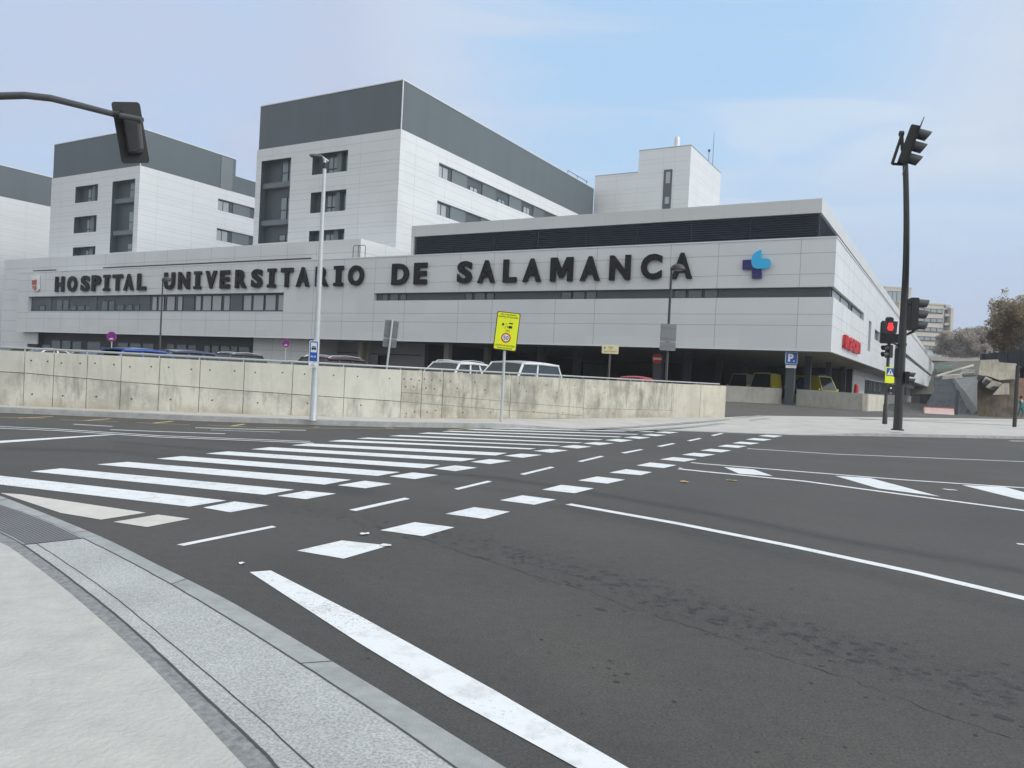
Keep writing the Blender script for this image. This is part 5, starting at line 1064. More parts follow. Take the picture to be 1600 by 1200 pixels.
b = MB(); b.tube([loc_of(1414, 524, 31), loc_of(1427, 518, 31)], .05, 8); b.tube([loc_of(1427, 520, 31), loc_of(1427, 512, 31)], .05, 8); b.tube([loc_of(1414, 477, 31), loc_of(1424, 475, 31)], .04, 8); b.build('bracket', M_sig, T, local=True)
hl = loc_of(1417.5, 590, 30.8); head(T, hl, (0, 0, math.radians(70)), 2, .24)
hl = loc_of(1403.5, 566, 31); b = MB(); b.box(hl[0]-.10, hl[0]+.05, hl[1]-.15, hl[1]+.15, hl[2]-.6, hl[2]+.55); b.build('side_signal_box', M_sig, T, local=True, bevel=.02)
b = MB(); b.tube([loc_of(1396, 536, 31), loc_of(1410, 543, 31)], .04, 8); b.build('bracket', M_sig, T, local=True)
# pedestrian signal post
x0, y0 = at(1383.5, 640, 36)[:2]; z0 = .23
T = thing('pedestrian_signal', 'slim dark post with the lit red pedestrian signal and a zebra sign', 'traffic light', (x0, y0, z0))
def loc_of(px, py, Y): q = at(px, py, Y); return (q[0]-x0, q[1]-y0, q[2]-z0)
tp = loc_of(1389, 540, 36); b = MB(); b.tube([(0, 0, 0), (0, 0, .9), (0, 0, .95), (0, 0, tp[2]+.3)], [.11, .10, .075, .07], 12); b.build('post', M_post, T, smooth=True, local=True)
MR = mat('red_signal_light', (1., .012, .02), .4, emit=2.2)
hl = loc_of(1388, 519, 35.7); b = MB(); b.box(hl[0]-.30, hl[0]+.30, hl[1]-.10, hl[1]+.2, hl[2]-.52, hl[2]+.48); H_ = b.build('signal_head', M_sig, T, local=True, bevel=.03)
b = MB(); b.prism([(hl[0]-.33, hl[2]-.06), (hl[0]+.30, hl[2]-.06), (hl[0]+.34, hl[2]+.50), (hl[0]-.37, hl[2]+.50)], hl[1]-.16, hl[1]-.101); b.build('surround', M_sig, H_, local=True)
b = MB(); cz = hl[2]+.24; cx = hl[0]
for dx in (-.045, .06):
    b.prism([(cx+dx+.045*math.cos(a*.628), cz+.13+.045*math.sin(a*.628)) for a in range(10)], hl[1]-.17, hl[1]-.162)
    b.prism([(cx+dx-.075, cz-.05), (cx+dx-.05, cz+.08), (cx+dx+.05, cz+.08), (cx+dx+.075, cz-.05), (cx+dx+.05, cz-.16), (cx+dx-.05, cz-.16)], hl[1]-.171-.002*(dx > 0), hl[1]-.162)
b.build('red_figure', MR, H_, local=True)
b = MB(); b.hexa([(hl[0]-.33, hl[1]-.16, hl[2]-.12), (hl[0]+.30, hl[1]-.16, hl[2]-.12), (hl[0]+.28, hl[1]-.10, hl[2]-.5), (hl[0]-.31, hl[1]-.10, hl[2]-.5), (hl[0]-.33, hl[1]-.45, hl[2]-.10), (hl[0]+.30, hl[1]-.45, hl[2]-.10), (hl[0]+.28, hl[1]-.38, hl[2]-.5), (hl[0]-.31, hl[1]-.38, hl[2]-.5)]); b.build('lower_hood', M_sig, H_, local=True)
b = MB(); b.tube([(hl[0]+.05, hl[1]-.1, hl[2]+.56), (hl[0]+.05, hl[1]+.2, hl[2]+.60)], .13, 14); b.tube([(hl[0]+.05, hl[1], hl[2]+.45), (hl[0]+.05, hl[1], hl[2]+.58)], .05, 8); b.build('acoustic_unit', M_sig, T, local=True)
hl = loc_of(1388.5, 549, 36); head(T, (hl[0], hl[1], hl[2]), (0, 0, math.radians(-75)), 2, .30)
sg = loc_of(1390, 586, 35.8); b = MB(); b.prism([(sg[0]+a, sg[2]+c) for a, c in rrect(.42, .74, .03)], sg[1]-.03, sg[1]); P_ = b.build('sign_plate', MY, T, local=True)
b = MB(); b.prism([(sg[0]+a+.01, sg[2]+.14+c) for a, c in rrect(.35, .36, .02)], sg[1]-.035, sg[1]-.0305); b.build('blue_square', MBl, P_, local=True)
b = MB(); b.prism([(sg[0]-.14, sg[2]+.0), (sg[0]+.16, sg[2]+.0), (sg[0]+.01, sg[2]+.29)], sg[1]-.04, sg[1]-.0355); b.build('white_triangle', MWs, P_, local=True)
b = MB(); b.prism([(sg[0]-.02, sg[2]+.03), (sg[0]+.0, sg[2]+.1), (sg[0]-.015, sg[2]+.17), (sg[0]+.02, sg[2]+.21), (sg[0]+.045, sg[2]+.16), (sg[0]+.03, sg[2]+.1), (sg[0]+.06, sg[2]+.03), (sg[0]+.02, sg[2]+.08)], sg[1]-.044, sg[1]-.0405); b.build('walking_figure', MBk, P_, local=True)
b = MB(); hl = loc_of(1389.5, 608, 36); b.box(hl[0]-.07, hl[0]+.07, hl[1]-.15, hl[1]-.06, hl[2]-.13, hl[2]+.13); B_ = b.build('push_button_box', M_sig, T, local=True, bevel=.01); b = MB(); b.box(hl[0]-.045, hl[0]+.045, hl[1]-.156, hl[1]-.151, hl[2]+.02, hl[2]+.09); b.build('button_label', MWs, B_, local=True)
# right edge post
x0, y0, _ = at(1586.5, 640, 41); T = thing('signal_post', 'slim dark post at the right edge with a small signal on top', 'traffic light', (x0, y0, .22))
zt = at(1590, 571, 41)[2]-.22; pole_local(T, zt, .10, .09, M_post); head(T, (.35, 0, zt-.35), (0, 0, math.radians(20)), 2, .3); b = MB(); b.tube([(0, 0, zt-.1), (.35, 0, zt-.1)], .04, 8); b.tube([(0, 0, zt-.6), (.35, 0, zt-.6)], .04, 8); b.build('bracket', M_sig, T, local=True)
# overhead signal on the left
T = thing('overhead_signal', 'curved grey arm reaching in from the left with a signal seen from behind', 'traffic light', (-16.2, 20.9, .15)); ox, oy, oz = -16.2, 20.9, .15
arm = [at(222, 187.5, 16.35), at(180, 179, 16.5), at(130, 166, 17.0), at(80, 153.5, 17.6), at(40, 149, 17.9), at(0, 150, 18.2), at(-60, 163, 18.8)]
arm = [(p[0]-ox, p[1]-oy, p[2]-oz) for p in arm]+[(-1.6+.6, -1.0, 6.0), (-.25, -.25, 4.9), (0, 0, 3.6), (0, 0, 0)]
b = MB(); b.tube(arm, [.058, .062, .07, .077, .082, .086, .092, .10, .11, .12, .15], 16); b.build('mast_arm', mat('arm_grey_paint', (.075, .078, .08), .45, var=.1, scale=4), T, smooth=True, local=True)
b = MB(); b.tube([arm[1], tuple(.8*a+.2*c for a, c in zip(arm[1], arm[0]))], .075, 14); b.build('collar', M_sig, T, local=True)
hc = at(205.5, 207, 16.85); M4 = (hc[0]-ox, hc[1]-oy, hc[2]-oz)
head(T, M4, (math.radians(-6), math.radians(13), math.radians(180+38)), 3, .30, board=True)
b = MB(); e1 = at(217, 189, 16.4); e2 = at(221, 233, 16.45); q = lambda p: (p[0]-ox, p[1]-oy, p[2]-oz); b.tube([q(e1), q(e2)], .045, 8); b.tube([q(e2), q(at(208, 236, 16.8))], .035, 8); b.build('hanger', mat('hanger_grey', (.07, .07, .075), .5), T, local=True)
# ------------------------------------------------------------------ background right
# beige hospital block
def bgfr(px0, py, Y): x, y, _ = at(px0, py, Y); return x, y
Yb = 300.
M_beige = mat('beige_render', (.66, .615, .53), .85, var=.08, scale=.3); M_beigeS = mat('beige_trim', (.60, .57, .50), .8)
def slabblock(label, px0, px1, ytop, ybot, Y, bands, m, depth=25, side=None, name='apartment_block'):
    x0, _, zt = at(px0, ytop, Y); x1 = at(px1, ytop, Y)[0]; zb_ = at(px0, ybot, Y)[2]
    T = thing(name, label, 'building', (x0, Y, zb_)); b = MB(); b.box(x0, x1, Y, Y+depth, zb_, zt); b.build('wall', m, T); b = MB(); b.box(x0-.3, x1+.3, Y-.3, Y+depth, zt, zt+.5); b.build('roof_edge', M_beigeS, T)
    for a0, a1, y0, y1, n in bands:
        q0 = at(a0, y1, Y); q1 = at(a1, y0, Y); b = MB(); b.box(q0[0], q1[0], Y-.25, Y-.02, q0[2], q1[2]); W_ = b.build('window', M_frame if n else M_slate, T)
        g = MB(); w = (q1[0]-q0[0])/max(n, 1)
        for k in range(max(n, 1)): g.box(q0[0]+w*k+w*.08, q0[0]+w*(k+1)-w*.08, Y-.3, Y-.26, q0[2]+.3, q1[2]-.25)
        g.build('pane', mat('far_glass', (.30, .35, .38), .15), W_)
    return T, x1, zb_, zt
T, x1, zb_, zt = slabblock('beige apartment block with bands of windows beyond the white wing', 1405, 1476, 473.5, 556, Yb, [(1424, 1473, 483.5-.3, 488, 5), (1424, 1473, 498, 502.5, 5), (1424, 1472.5, 512.5, 517.5, 5), (1424, 1472, 527, 531.5, 5), (1424, 1471, 541, 546, 5)], M_beige)
b = MB(); xs_ = at(1484.5, 520, Yb)[0]; b.box(x1+.8, xs_-.7, Yb+2, Yb+20, zb_, zt-1.5); b.build('stair_bay', mat('stair_grey', (.22, .21, .21), .7), T)
b = MB(); b.box(xs_-.6, xs_+.4, Yb-1, Yb+20, zb_, zt-1); b.build('fin_wall', M_beigeS, T)
for k in range(6):
    z = zb_+2.5+k*3.4; b = MB(); b.box(x1+.2, xs_-.6, Yb-.6, Yb+2, z, z+.9); b.build('landing', mat('landing_concrete', (.5, .48, .46), .8), T)
slabblock('pale block with a blue glazed top floor, farther left behind the mast', 1383, 1424, 449, 556, 330., [(1386, 1408, 455.5, 473, 3), (1386, 1420, 481, 485, 5), (1386, 1420, 495, 499, 5)], mat('pale_render', (.55, .54, .50), .8))
# viaduct
Yv = 280.; M_via = mat('viaduct_concrete', (.42, .42, .40), .85, var=.12, scale=.4)
x0, _, z1_ = at(1425, 555, Yv); x1 = at(1533, 561, Yv)[0]; zt = at(1480, 556.5, Yv)[2]; zb_ = at(1480, 564.5, Yv)[2]
T = thing('road_bridge', 'grey concrete bridge deck crossing behind the end of the white wing', 'bridge', (x0, Yv, -3)); b = MB(); b.box(x0, x1, Yv, Yv+9, zb_, zt); b.build('deck', M_via, T)
b = MB(); b.box(x0, x1-.3, Yv+.5, Yv+8, zb_-1.6, zb_); b.build('girder', M_dark2, T)
for px in (1530,): xx = at(px, 600, Yv)[0]; b = MB(); b.box(xx-1.1, xx+.9, Yv+1, Yv+7, -4, zb_-1.5); b.build('pier', M_dark2, T)
xx0, _, za = at(1436, 550, Yv+1); xx1 = at(1491, 550, Yv+1)[0]; b = MB(); b.box(xx0, xx1, Yv+1, Yv+1.4, zt, zt+1.9); b.build('parapet_screen', mat('screen_grey', (.50, .54, .58), .4), T)
# embankment and netting
Ms = mat('dark_netting', (.011, .021, .026), .9, var=.6, scale=1.2, stretch=(.25, .25, 2.2), bump=.7, bscale=3); e = MB()
def EP(px, py, Y): return at(px, py, Y)
nu, nv = 26, 14; g0 = []
for j in range(nv+1):
    v = j/nv; py = 643-(643-588)*v; Y = 105+v*95
    xl = 1441+(1459-1441)*min(1, v*1.7); xr = 1530-4*v; yo = 10*(1-v)
    for i in range(nu+1):
        u = i/nu; q = EP(xl+(xr-xl)*u, py+yo*u*.9-3*v*u, Y+R_.uniform(-.8, .8)+1.5*math.sin(j*2.1)); g0.append(q)
for j in range(nv):
    for i in range(nu): a = j*(nu+1)+i; e.add([g0[a], g0[a+1], g0[a+nu+2], g0[a+nu+1]], [(0, 1, 2, 3)])
e.add([EP(1443, 643, 105), EP(1530, 652, 105), EP(1530, 700, 105), EP(1443, 690, 105)], [(0, 1, 2, 3)])
struct('embankment', e, Ms, 'dark netted slope under the bridge', 'embankment', recalc=False)
e = MB(); e.hexa([at(1385, 604, 272), at(1476, 604, 272), at(1476, 660, 258), at(1385, 660, 258), at(1385, 603, 282), at(1476, 602, 282), at(1476, 660, 282), at(1385, 660, 282)])
struct('far_embankment', e, Ms, 'dark slope behind the end of the white wing', 'embankment')
e = MB(); rk = mat('grey_slope', (.17, .175, .17), .9, var=.3, scale=.5); f = [EP(1491, 591, 186), EP(1527, 587, 192), EP(1528, 612, 150), EP(1528, 640, 108), EP(1519, 628, 124), EP(1508, 612, 150), EP(1497, 600, 172)]; k = [(x, y+6, z-4) for x, y, z in f]; n_ = 7
e.add(f+k, [tuple(range(7)), tuple(range(13, 6, -1))]+[(i, (i+1) % 7, 7+(i+1) % 7, 7+i) for i in range(7)])
struct('rock_slope', e, rk, 'lighter grey slope beside the dark netting', 'slope')
e = MB(); hl_ = []
for px, py in ((1380, 562), (1440, 557), (1484, 553), (1530, 551.5), (1560, 550), (1620, 545), (1800, 535)): hl_.append((px, py))
for (a, ya), (c, yc) in zip(hl_, hl_[1:]):
    e.quad(at(a, ya, 300), at(c, yc, 300), at(c, 600+.049*(c-800)*.5, 215), at(a, 600+.049*(a-800)*.5, 215))
    e.quad(at(a, ya, 300), at(c, yc, 300), (at(c, yc, 520)[0], 520, 10), (at(a, ya, 520)[0], 520, 10))
struct('hill', e, mat('hill_grass', (.105, .10, .075), .9, var=.25, scale=.2), 'dull earth slope rising beyond the bridge', 'hill', recalc=False)
xx, yy, zz = at(1492, 588, 180); T = thing('footbridge', 'pale lattice ramp seen under the bridge, above the dark slope', 'footbridge', (xx, yy, zz)); b = MB()
A0, A1 = at(1463, 588, 190), at(1520, 571, 200); b.tube([A0, A1], .32, 6); b.tube([at(1473, 592, 185), at(1502, 590, 185)], .18, 4); b.tube([at(1473, 587, 185), at(1502, 585, 185)], .16, 4)
for k in range(7): a = 1473+k*4.3; b.tube([at(a, 592-.3*k, 185), at(a+2.1, 586.5-.2*k, 185)], .2, 4); b.tube([at(a+2.1, 586.5-.2*k, 185), at(a+4.2, 592-.3*k, 185)], .2, 4)
for k in range(5): a = 1503+k*4; b.tube([at(a, 583, 190), at(a+2, 577, 190)], .2, 4); b.tube([at(a+2, 577, 190), at(a+4, 583, 190)], .2, 4)
b.tube([at(1501, 584, 190), at(1522, 582, 190)], .3, 4); b.build('lattice', mat('pale_lattice', (.50, .49, .45), .7), T)
xx, yy, zz = at(1475, 573, 250); T = thing('green_canopy', 'small green glass canopy glimpsed under the bridge deck', 'canopy', (xx, yy, zz)); b = MB(); b.hexa([at(1460, 577, 250), at(1488, 575, 250), at(1488, 575, 256), at(1460, 577, 256), at(1461, 572, 250), at(1488, 571.5, 250), at(1488, 571, 256), at(1461, 572, 256)]); b.build('roof_sheet', mat('green_glass', (.14, .26, .23), .3), T); b = MB(); b.tube([at(1462, 577, 252), at(1462, 582, 252)], .15, 6); b.tube([at(1486, 576, 252), at(1486, 582, 252)], .15, 6); b.build('support', M_frame, T)
# angular concrete wall
Yc = 70.; x0, _, _ = at(1535, 650, Yc); T = thing('angular_wall', 'rough concrete wall with jutting angular blocks on the right', 'wall', (x0, Yc, .1))
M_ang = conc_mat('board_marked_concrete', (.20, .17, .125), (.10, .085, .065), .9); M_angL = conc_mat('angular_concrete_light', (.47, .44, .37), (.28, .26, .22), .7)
def slab(pxs, Y, d, name, m, bot=None):
    b = MB(); f = [at(px, py, Y) for px, py in pxs]; n = len(f); k = [(x*(Y+d)/Y+.05, y+d, z) for x, y, z in f]
    b.add(f+k, [tuple(range(n)), tuple(range(2*n-1, n-1, -1))]+[(i, (i+1) % n, n+(i+1) % n, n+i) for i in range(n)]); return b.build(name, m, T)
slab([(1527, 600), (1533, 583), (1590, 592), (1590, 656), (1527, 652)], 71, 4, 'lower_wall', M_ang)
slab([(1532, 562.5), (1560, 561.5), (1561, 566), (1588, 568), (1587, 592), (1562, 594), (1545, 588), (1529, 585)], 70, 3, 'upper_wall', M_angL)
for q, Y in (([(1529, 583), (1538, 586), (1534, 596), (1526, 592)], 69.6), ([(1540, 588), (1550, 592), (1545, 604), (1534, 597)], 69), ([(1551, 594), (1565, 598), (1559, 611), (1540, 605)], 68.4), ([(1567, 599), (1576, 598.5), (1576, 616), (1551, 617), (1556, 611)], 67.8)):
    slab(q, Y, 2.5, 'jutting_block', M_angL)
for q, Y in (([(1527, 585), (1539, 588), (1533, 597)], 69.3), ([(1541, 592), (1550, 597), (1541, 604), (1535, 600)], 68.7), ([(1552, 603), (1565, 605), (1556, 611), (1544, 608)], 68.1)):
    slab(q, Y, .25, 'underside_shade', M_dark2)  # thin dark slabs stand in for shade under the jutting blocks
e = at(1600, 620, 72); T = thing('brick_wall', 'reddish brick wall at the right edge behind the person', 'wall', (e[0], 72, .1)); b = MB(); f = [at(1589, 588, 72.5), at(1680, 583, 72.5), at(1680, 665, 72.5), at(1589, 657, 72.5)]; k = [(x, y+1, z) for x, y, z in f]; b.add(f+k, [(0, 1, 2, 3), (7, 6, 5, 4), (0, 4, 5, 1), (1, 5, 6, 2), (2, 6, 7, 3), (3, 7, 4, 0)]); b.build('brickwork', mat('red_brick', (.28, .17, .13), .9, var=.3, scale=3), T)
T = thing('dark_fence', 'dark solid screen fence running above the angular wall', 'fence', at(1535, 575, 78)); b = MB(); f = [at(1534, 553.5, 84), at(1700, 535, 74), at(1700, 590, 74), at(1534, 572, 84)]; k = [(x, y+.3, z) for x, y, z in f]; b.add(f+k, [(0, 1, 2, 3), (7, 6, 5, 4), (0, 4, 5, 1), (1, 5, 6, 2), (2, 6, 7, 3), (3, 7, 4, 0)]); b.build('fence_screen', mat('fence_navy', (.022, .027, .038), .6), T)
for k in range(9):
    f_ = k/8; px = 1534+f_*160; Y = 84-10*f_-.1; a = at(px, 553.3-18*f_, Y); c = at(px, 580+8*f_, Y); b = MB(); b.box(a[0]-.06, a[0]+.06, Y-.1, Y-.005, c[2], a[2]+.08); b.build('fence_post', M_dark, T)
# barrier, posts at the far ramp
def cone_pt(px, py, z): x, y = G(px, py, z); return x, y
x, y = at(1466, 643, 62)[:2]; zg = cpz(x, y); T = thing('water_barrier', 'red and white plastic barrier lying on the far asphalt', 'barrier', (x, y, zg), math.radians(-8)); b = MB(); b.prism([(-.28, 0), (.28, 0), (.20, .18), (.10, .5), (-.10, .5), (-.20, .18)], -1.12, 1.12, ax='x'); b.build('barrier_body', mat('faded_pink_plastic', (.62, .40, .38), .6, var=.25, scale=4, alt=(.70, .62, .58)), T, local=True, bevel=.02)
b = MB(); b.box(-1.13, 1.13, -.11, .11, .49, .56); b.build('barrier_top', mat('faded_red_plastic', (.50, .10, .10), .6), T, local=True)
x, y, z = at(1338, 606, 66); T = thing('fire_hydrant_box', 'small red hydrant cabinet standing behind the low ramp wall', 'hydrant', (x, y, .5)); b = MB(); b.tube([(0, 0, 0), (0, 0, 1.0)], .3, 12); b.tube([(0, 0, 1.0), (0, 0, 1.2)], [.3, .18], 12); b.tube([(0, 0, 1.2), (0, 0, 1.75)], [.2, .16], 12); b.build('hydrant_body', mat('hydrant_red', (.45, .02, .02), .4), T, local=True); b = MB(); b.tube([(0, 0, 1.75), (0, 0, 1.9)], [.19, .08], 12); b.build('hydrant_cap', MRd, T, local=True)
for px, lab in ((1494, 'thin grey post in front of the dark netting'),):
    x, y = at(px, 640, 75)[:2]; T = thing('bollard_post', lab, 'post', (x, y, cpz(x, y))); pole_local(T, 2.4, .13, .13, M_plate); b = MB(); b.tube([(0, 0, 2.4), (0, 0, 2.46)], [.15, .05], 12); b.build('cap', M_plate, T, local=True)
# person in teal scrubs
def skin_body(name, nodes, edges, mtl, T, smooth=True):
    me = bpy.data.meshes.new(name); me.from_pydata([n[0] for n in nodes], edges, []); ob = bpy.data.objects.new(name, me); COL.objects.link(ob)
    sk = ob.modifiers.new('s', 'SKIN'); sb = ob.modifiers.new('d', 'SUBSURF'); sb.levels = 2; sb.render_levels = 2
    sv = me.skin_vertices[0].data
    for i, n in enumerate(nodes): sv[i].radius = n[1]; sv[i].use_root = (i == 0)
    dg = bpy.context.evaluated_depsgraph_get(); m2 = bpy.data.meshes.new_from_object(ob.evaluated_get(dg)); bpy.data.objects.remove(ob)
    m2.materials.clear(); m2.materials.append(mtl); m2.polygons.foreach_set('use_smooth', [True]*len(m2.polygons))
    o = bpy.data.objects.new(name, m2); COL.objects.link(o); o.parent = T; WL[o.name] = WL[T.name]; return o
x, y = at(1595.5, 640, 64)[:2]; T = thing('person', 'person in teal scrubs walking away at the right edge', 'person', (x, y, cpz(x, y)), math.radians(25))
n_ = [((0, 0, .95), (.15, .11)), ((0, 0, 1.15), (.14, .10)), ((0, .02, 1.38), (.17, .11)), ((0, .02, 1.50), (.06, .06)), ((0, 0, 1.58), (.075, .09)), ((0, 0, 1.70), (.08, .10)),
      ((.20, .02, 1.42), (.06, .06)), ((.26, -.03, 1.16), (.045, .045)), ((.24, -.16, .94), (.035, .035)), ((.23, -.20, .84), (.03, .045)), ((-.20, .02, 1.42), (.06, .06)), ((-.26, .06, 1.16), (.045, .045)), ((-.26, .04, .92), (.035, .035)), ((-.26, .02, .82), (.03, .045)),
      ((.10, 0, .88), (.09, .09)), ((.11, -.10, .50), (.06, .06)), ((.11, -.06, .09), (.04, .045)), ((.12, -.20, .04), (.04, .035)), ((-.10, 0, .88), (.09, .09)), ((-.11, .08, .50), (.06, .06)), ((-.11, .22, .12), (.04, .045)), ((-.12, .12, .04), (.04, .035))]
e_ = [(0, 1), (1, 2), (2, 3), (3, 4), (4, 5), (2, 6), (6, 7), (7, 8), (8, 9), (2, 10), (10, 11), (11, 12), (12, 13), (0, 14), (14, 15), (15, 16), (16, 17), (0, 18), (18, 19), (19, 20), (20, 21)]
skin_body('body', n_, e_, mat('skin', (.45, .28, .21), .6), T)
k_ = [i for i in range(22) if i not in (3, 4, 5, 8, 9, 12, 13, 17, 21)]; mp_ = {i: j for j, i in enumerate(k_)}
c_ = [(n_[i][0], tuple(r*1.22 for r in n_[i][1])) for i in k_]; skin_body('scrubs', c_, [(mp_[a], mp_[b]) for a, b in e_ if a in mp_ and b in mp_], mat('teal_cloth', (.02, .17, .17), .8), T)
b = MB(); loft(b, [[(r*math.cos(a*.5236), .03+r*1.15*math.sin(a*.5236), z) for a in range(12)] for r, z in ((.07, 1.58), (.10, 1.66), (.105, 1.73), (.08, 1.79), (.02, 1.815))]); b.build('hair', mat('dark_hair', (.02, .014, .01), .7), T, smooth=True, local=True)
b = MB(); b.box(.08, .15, -.25, -.02, 0, .07); b.box(-.15, -.08, .07, .28, 0, .08); b.build('shoe', mat('shoe_white', (.5, .5, .5), .6), T, local=True, bevel=.02)
# ------------------------------------------------------------------ trees
def leaf_mat(name, a, b_, sc=.5):
    m = mat(name, a, .8); N, L, b = nodes_of(m); g = N.new('ShaderNodeNewGeometry'); n = N.new('ShaderNodeTexNoise'); n.inputs['Scale'].default_value = sc; n.inputs['Detail'].default_value = 4; L.new(g.outputs['Position'], n.inputs[0])
    r = N.new('ShaderNodeMapRange'); r.inputs[1].default_value = .38; r.inputs[2].default_value = .62; L.new(n.outputs[0], r.inputs[0])
    wn = N.new('ShaderNodeMix'); wn.data_type = 'RGBA'; wn.inputs[6].default_value = (*a, 1); wn.inputs[7].default_value = (*b_, 1); L.new(r.outputs[0], wn.inputs[0])
    mm = N.new('ShaderNodeMath'); mm.operation = 'MULTIPLY_ADD'; L.new(g.outputs['Random Per Island'], mm.inputs[0]); mm.inputs[1].default_value = .9; mm.inputs[2].default_value = .55
    s_ = N.new('ShaderNodeVectorMath'); s_.operation = 'SCALE'; L.new(wn.outputs[2], s_.inputs[0]); L.new(mm.outputs[0], s_.inputs['Scale']); L.new(s_.outputs[0], b.inputs['Base Color']); b.inputs['Subsurface Weight'].default_value = 0
    return m
M_lf = leaf_mat('autumn_leaf', (.175, .145, .08), (.29, .21, .12)); M_lfb = leaf_mat('bare_twig', (.22, .19, .16), (.33, .28, .23), .3); M_bark = mat('bark', (.16, .14, .12), .9, var=.3, scale=2)
def tree(label, loc, h, rad, n, lm, seed, group=None, leaf=.14, cb=.3, nl=11, lo=.18):
    rg = random.Random(seed); T = thing('tree', label, 'tree', loc, 0, group); b = MB(); cen = []
    b.tube([(0, 0, 0), (.1, .05, h*.2), (.05, .1, h*.45), (.1, 0, h*.8)], [h*.028, h*.022, h*.016, h*.004], 9)
    for k in range(nl):
        a = rg.uniform(0, 6.283); z0_ = h*rg.uniform(lo, .6); r = rad*rg.uniform(.5, .95); zz_ = min(h*.95, z0_+h*rg.uniform(.15, .42)); p2 = (r*math.cos(a), r*math.sin(a), zz_)
        p1 = (r*.45*math.cos(a), r*.45*math.sin(a), z0_+(zz_-z0_)*.6); b.tube([(.05, .05, z0_), p1, p2], [h*.010, h*.006, h*.002], 6); cen.append((p2, rad*rg.uniform(.24, .42))); cen.append((p1, rad*rg.uniform(.2, .36)))
        for q in range(3):
            a2 = a+rg.uniform(-.9, .9); r2 = r*rg.uniform(.6, 1.15); p3 = (r2*math.cos(a2), r2*math.sin(a2), min(h, zz_+h*rg.uniform(-.1, .18))); b.tube([p1, p3], [h*.004, h*.001], 5); cen.append((p3, rad*rg.uniform(.12, .26)))
    for k in range(5): cen.append(((rg.gauss(0, rad*.25), rg.gauss(0, rad*.25), h*rg.uniform(.72, .97)), rad*rg.uniform(.2, .34)))
    b.build('trunk', M_bark, T, smooth=True, local=True); V_ = []; F_ = []
    tot = sum(c[1]**2 for c in cen)
    for (cx, cy, cz), r in cen:
        for _ in range(int(n*r*r/tot)):
            d = Vector((rg.gauss(0, 1), rg.gauss(0, 1), rg.gauss(0, .8))).normalized()*r*rg.random()**.38*(1 if rg.random() > .12 else 1.3); c = Vector((cx, cy, cz))+d
            if c.z < h*cb*.8: continue
            u = Vector((rg.gauss(0, 1), rg.gauss(0, 1), rg.gauss(0, 1))).normalized(); w = u.orthogonal().normalized(); s_ = leaf*rg.uniform(.6, 1.5); k = len(V_)
            V_ += [tuple(c-u*s_), tuple(c+w*s_*.55), tuple(c+u*s_), tuple(c-w*s_*.55)]; F_.append((k, k+1, k+2, k+3))
    me = bpy.data.meshes.new('crown'); me.from_pydata(V_, [], F_); me.materials.append(lm); o = bpy.data.objects.new('crown', me); COL.objects.link(o); o.parent = T; WL[o.name] = WL[T.name]; return T
def treepx(label, px, pyb, pyt, Y, rad, n, lm, seed, **k):
    x, _, z0_ = at(px, pyb, Y); zt_ = at(px, pyt, Y)[2]; return tree(label, (x, Y, z0_), zt_-z0_, rad, n, lm, seed, **k)
treepx('large brown leaved tree at the right edge above the dark fence', 1596, 575, 452, 92, 3.6, 15000, M_lf, 3, leaf=.13, nl=16)
treepx('smaller tree with rusty leaves left of the large brown tree', 1566, 573, 500, 96, 2.0, 6000, M_lf, 8, leaf=.12)
treepx('broad brown tree mostly cut off by the right edge', 1640, 575, 470, 96, 4.2, 9000, M_lf, 5, leaf=.14)
for k, (px, pt, Y) in enumerate([(1486, 518, 235), (1496, 515, 240), (1507, 519, 225), (1518, 514, 235), (1529, 515, 230), (1541, 519, 225), (1552, 518, 215), (1478, 524, 262)]):
    treepx(['bare grey tree next to the beige block fin', 'bare tree second from the beige block', 'low bare tree above the small roofs', 'tallest bare tree in the distant row', 'bare tree above the bridge end', 'bare tree left of the brown leaved tree', 'bare tree half hidden by the brown leaved tree', 'faint bare tree behind the beige block edge'][k], px, 556, pt, Y, 3.9, 6500, M_lfb, 20+k, group='bare trees beyond the bridge', leaf=.26, cb=-.2, lo=-.12, nl=18)
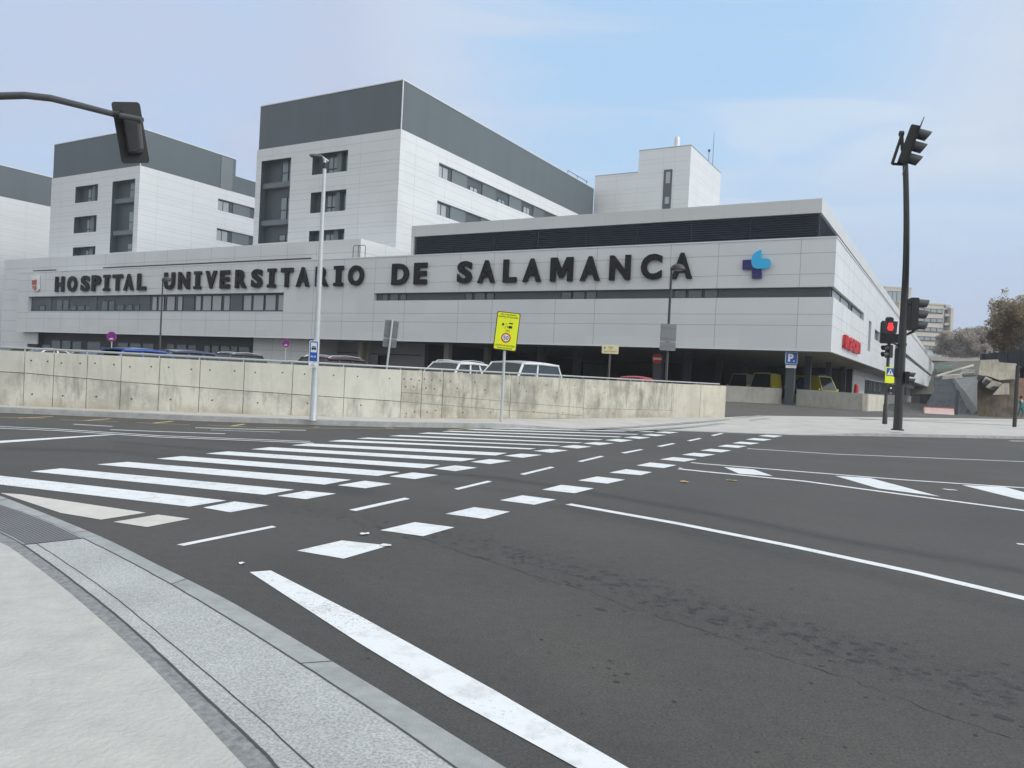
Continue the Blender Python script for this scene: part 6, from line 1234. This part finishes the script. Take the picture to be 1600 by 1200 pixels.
# small houses between trees
for a, c, yt, yb, Y, lab, m in ((1541, 1550, 546, 562, 190, 'small pinkish house among the distant trees', (.55, .42, .38)), (1556, 1568, 545, 562, 185, 'pale pink house right of the small one', (.58, .48, .44)), (1519, 1529, 550.5, 560, 300, 'low blue grey hut above the bridge', (.34, .38, .42))):
    p0 = at(a, yb, Y); p1 = at(c, yt, Y); w = p1[0]-p0[0]; h = p1[2]-p0[2]; T = thing('distant_house', lab, 'house', (p0[0], Y, p0[2]), -math.atan2(p0[0], Y))
    b = MB(); b.box(0, w, 0, 5, -2, h); b.build('wall', mat('house_%d' % a, m, .8), T, local=True)
    b = MB(); b.prism([(-.2, h), (w+.2, h), (w/2, h+.8)], -.2, 5.2); b.build('roof', mat('house_roof', (.35, .27, .24), .8), T, local=True); b = MB(); b.box(w/2-.35, w/2+.35, -.05, -.01, h-1.5, h-.5); b.build('window', M_slate, T, local=True)
# ------------------------------------------------------------------ litter
Lm = mat('dry_leaf', (.42, .31, .14), .8); Wm = mat('litter_white', (.68, .68, .66), .8)
def scrap(label, px, py, s, m, seed, z=.004, name='fallen_leaf', cat='leaf'):
    rg = random.Random(seed); x, y = G(px, py, z); b = MB(); n = 9
    ring = [(s*(1+.3*rg.random())*math.cos(2*math.pi*k/n), s*.6*(1+.4*rg.random())*math.sin(2*math.pi*k/n), .004+.012*rg.random()) for k in range(n)]
    b.add([(0, 0, .004)]+ring, [(0, k+1, (k+1) % n+1) for k in range(n)]); o = b.build(name, m, recalc=False); o.location = (x, y, z); o.rotation_euler = (0, 0, rg.uniform(0, 6)); tag(o, label, cat)
scrap('yellowish dry leaf on the road left of the chevron bars', 1069, 753, .10, Lm, 1); scrap('brown scrap lying below the first chevron bar', 1143, 751, .09, Lm, 2)
scrap('tiny white litter at the corner of the nearest painted square', 603, 853, .05, Wm, 3, name='paper_scrap', cat='litter'); scrap('small white scrap above the nearest painted square', 570, 835, .05, Wm, 4, name='paper_scrap', cat='litter')
scrap('white scrap on asphalt just left of the broad line', 378, 881, .03, Wm, 5, name='paper_scrap', cat='litter'); scrap('pale scrap between the chevron bars', 1484, 766, .10, Wm, 6, name='paper_scrap', cat='litter')
scrap('white litter on the far footway in front of the wall end', 1072, 660, .14, Wm, 7, z=.12, name='paper_scrap', cat='litter')

hz = MB(); hz.box(-1600, 1600, -1300, 2600, -9, 70)
o = hz.build('haze', [], None); m = bpy.data.materials.new('haze_air'); m.use_nodes = True; nt = m.node_tree; nt.nodes.remove(nt.nodes['Principled BSDF'])
v = nt.nodes.new('ShaderNodeVolumePrincipled'); v.inputs['Density'].default_value = .0005; v.inputs['Color'].default_value = (.93, .95, 1, 1); v.inputs['Anisotropy'].default_value = .2
nt.links.new(v.outputs[0], nt.nodes['Material Output'].inputs['Volume']); o.data.materials.append(m); o['kind'] = 'stuff'; o['label'] = 'thin pale haze in the air'; o['category'] = 'haze'
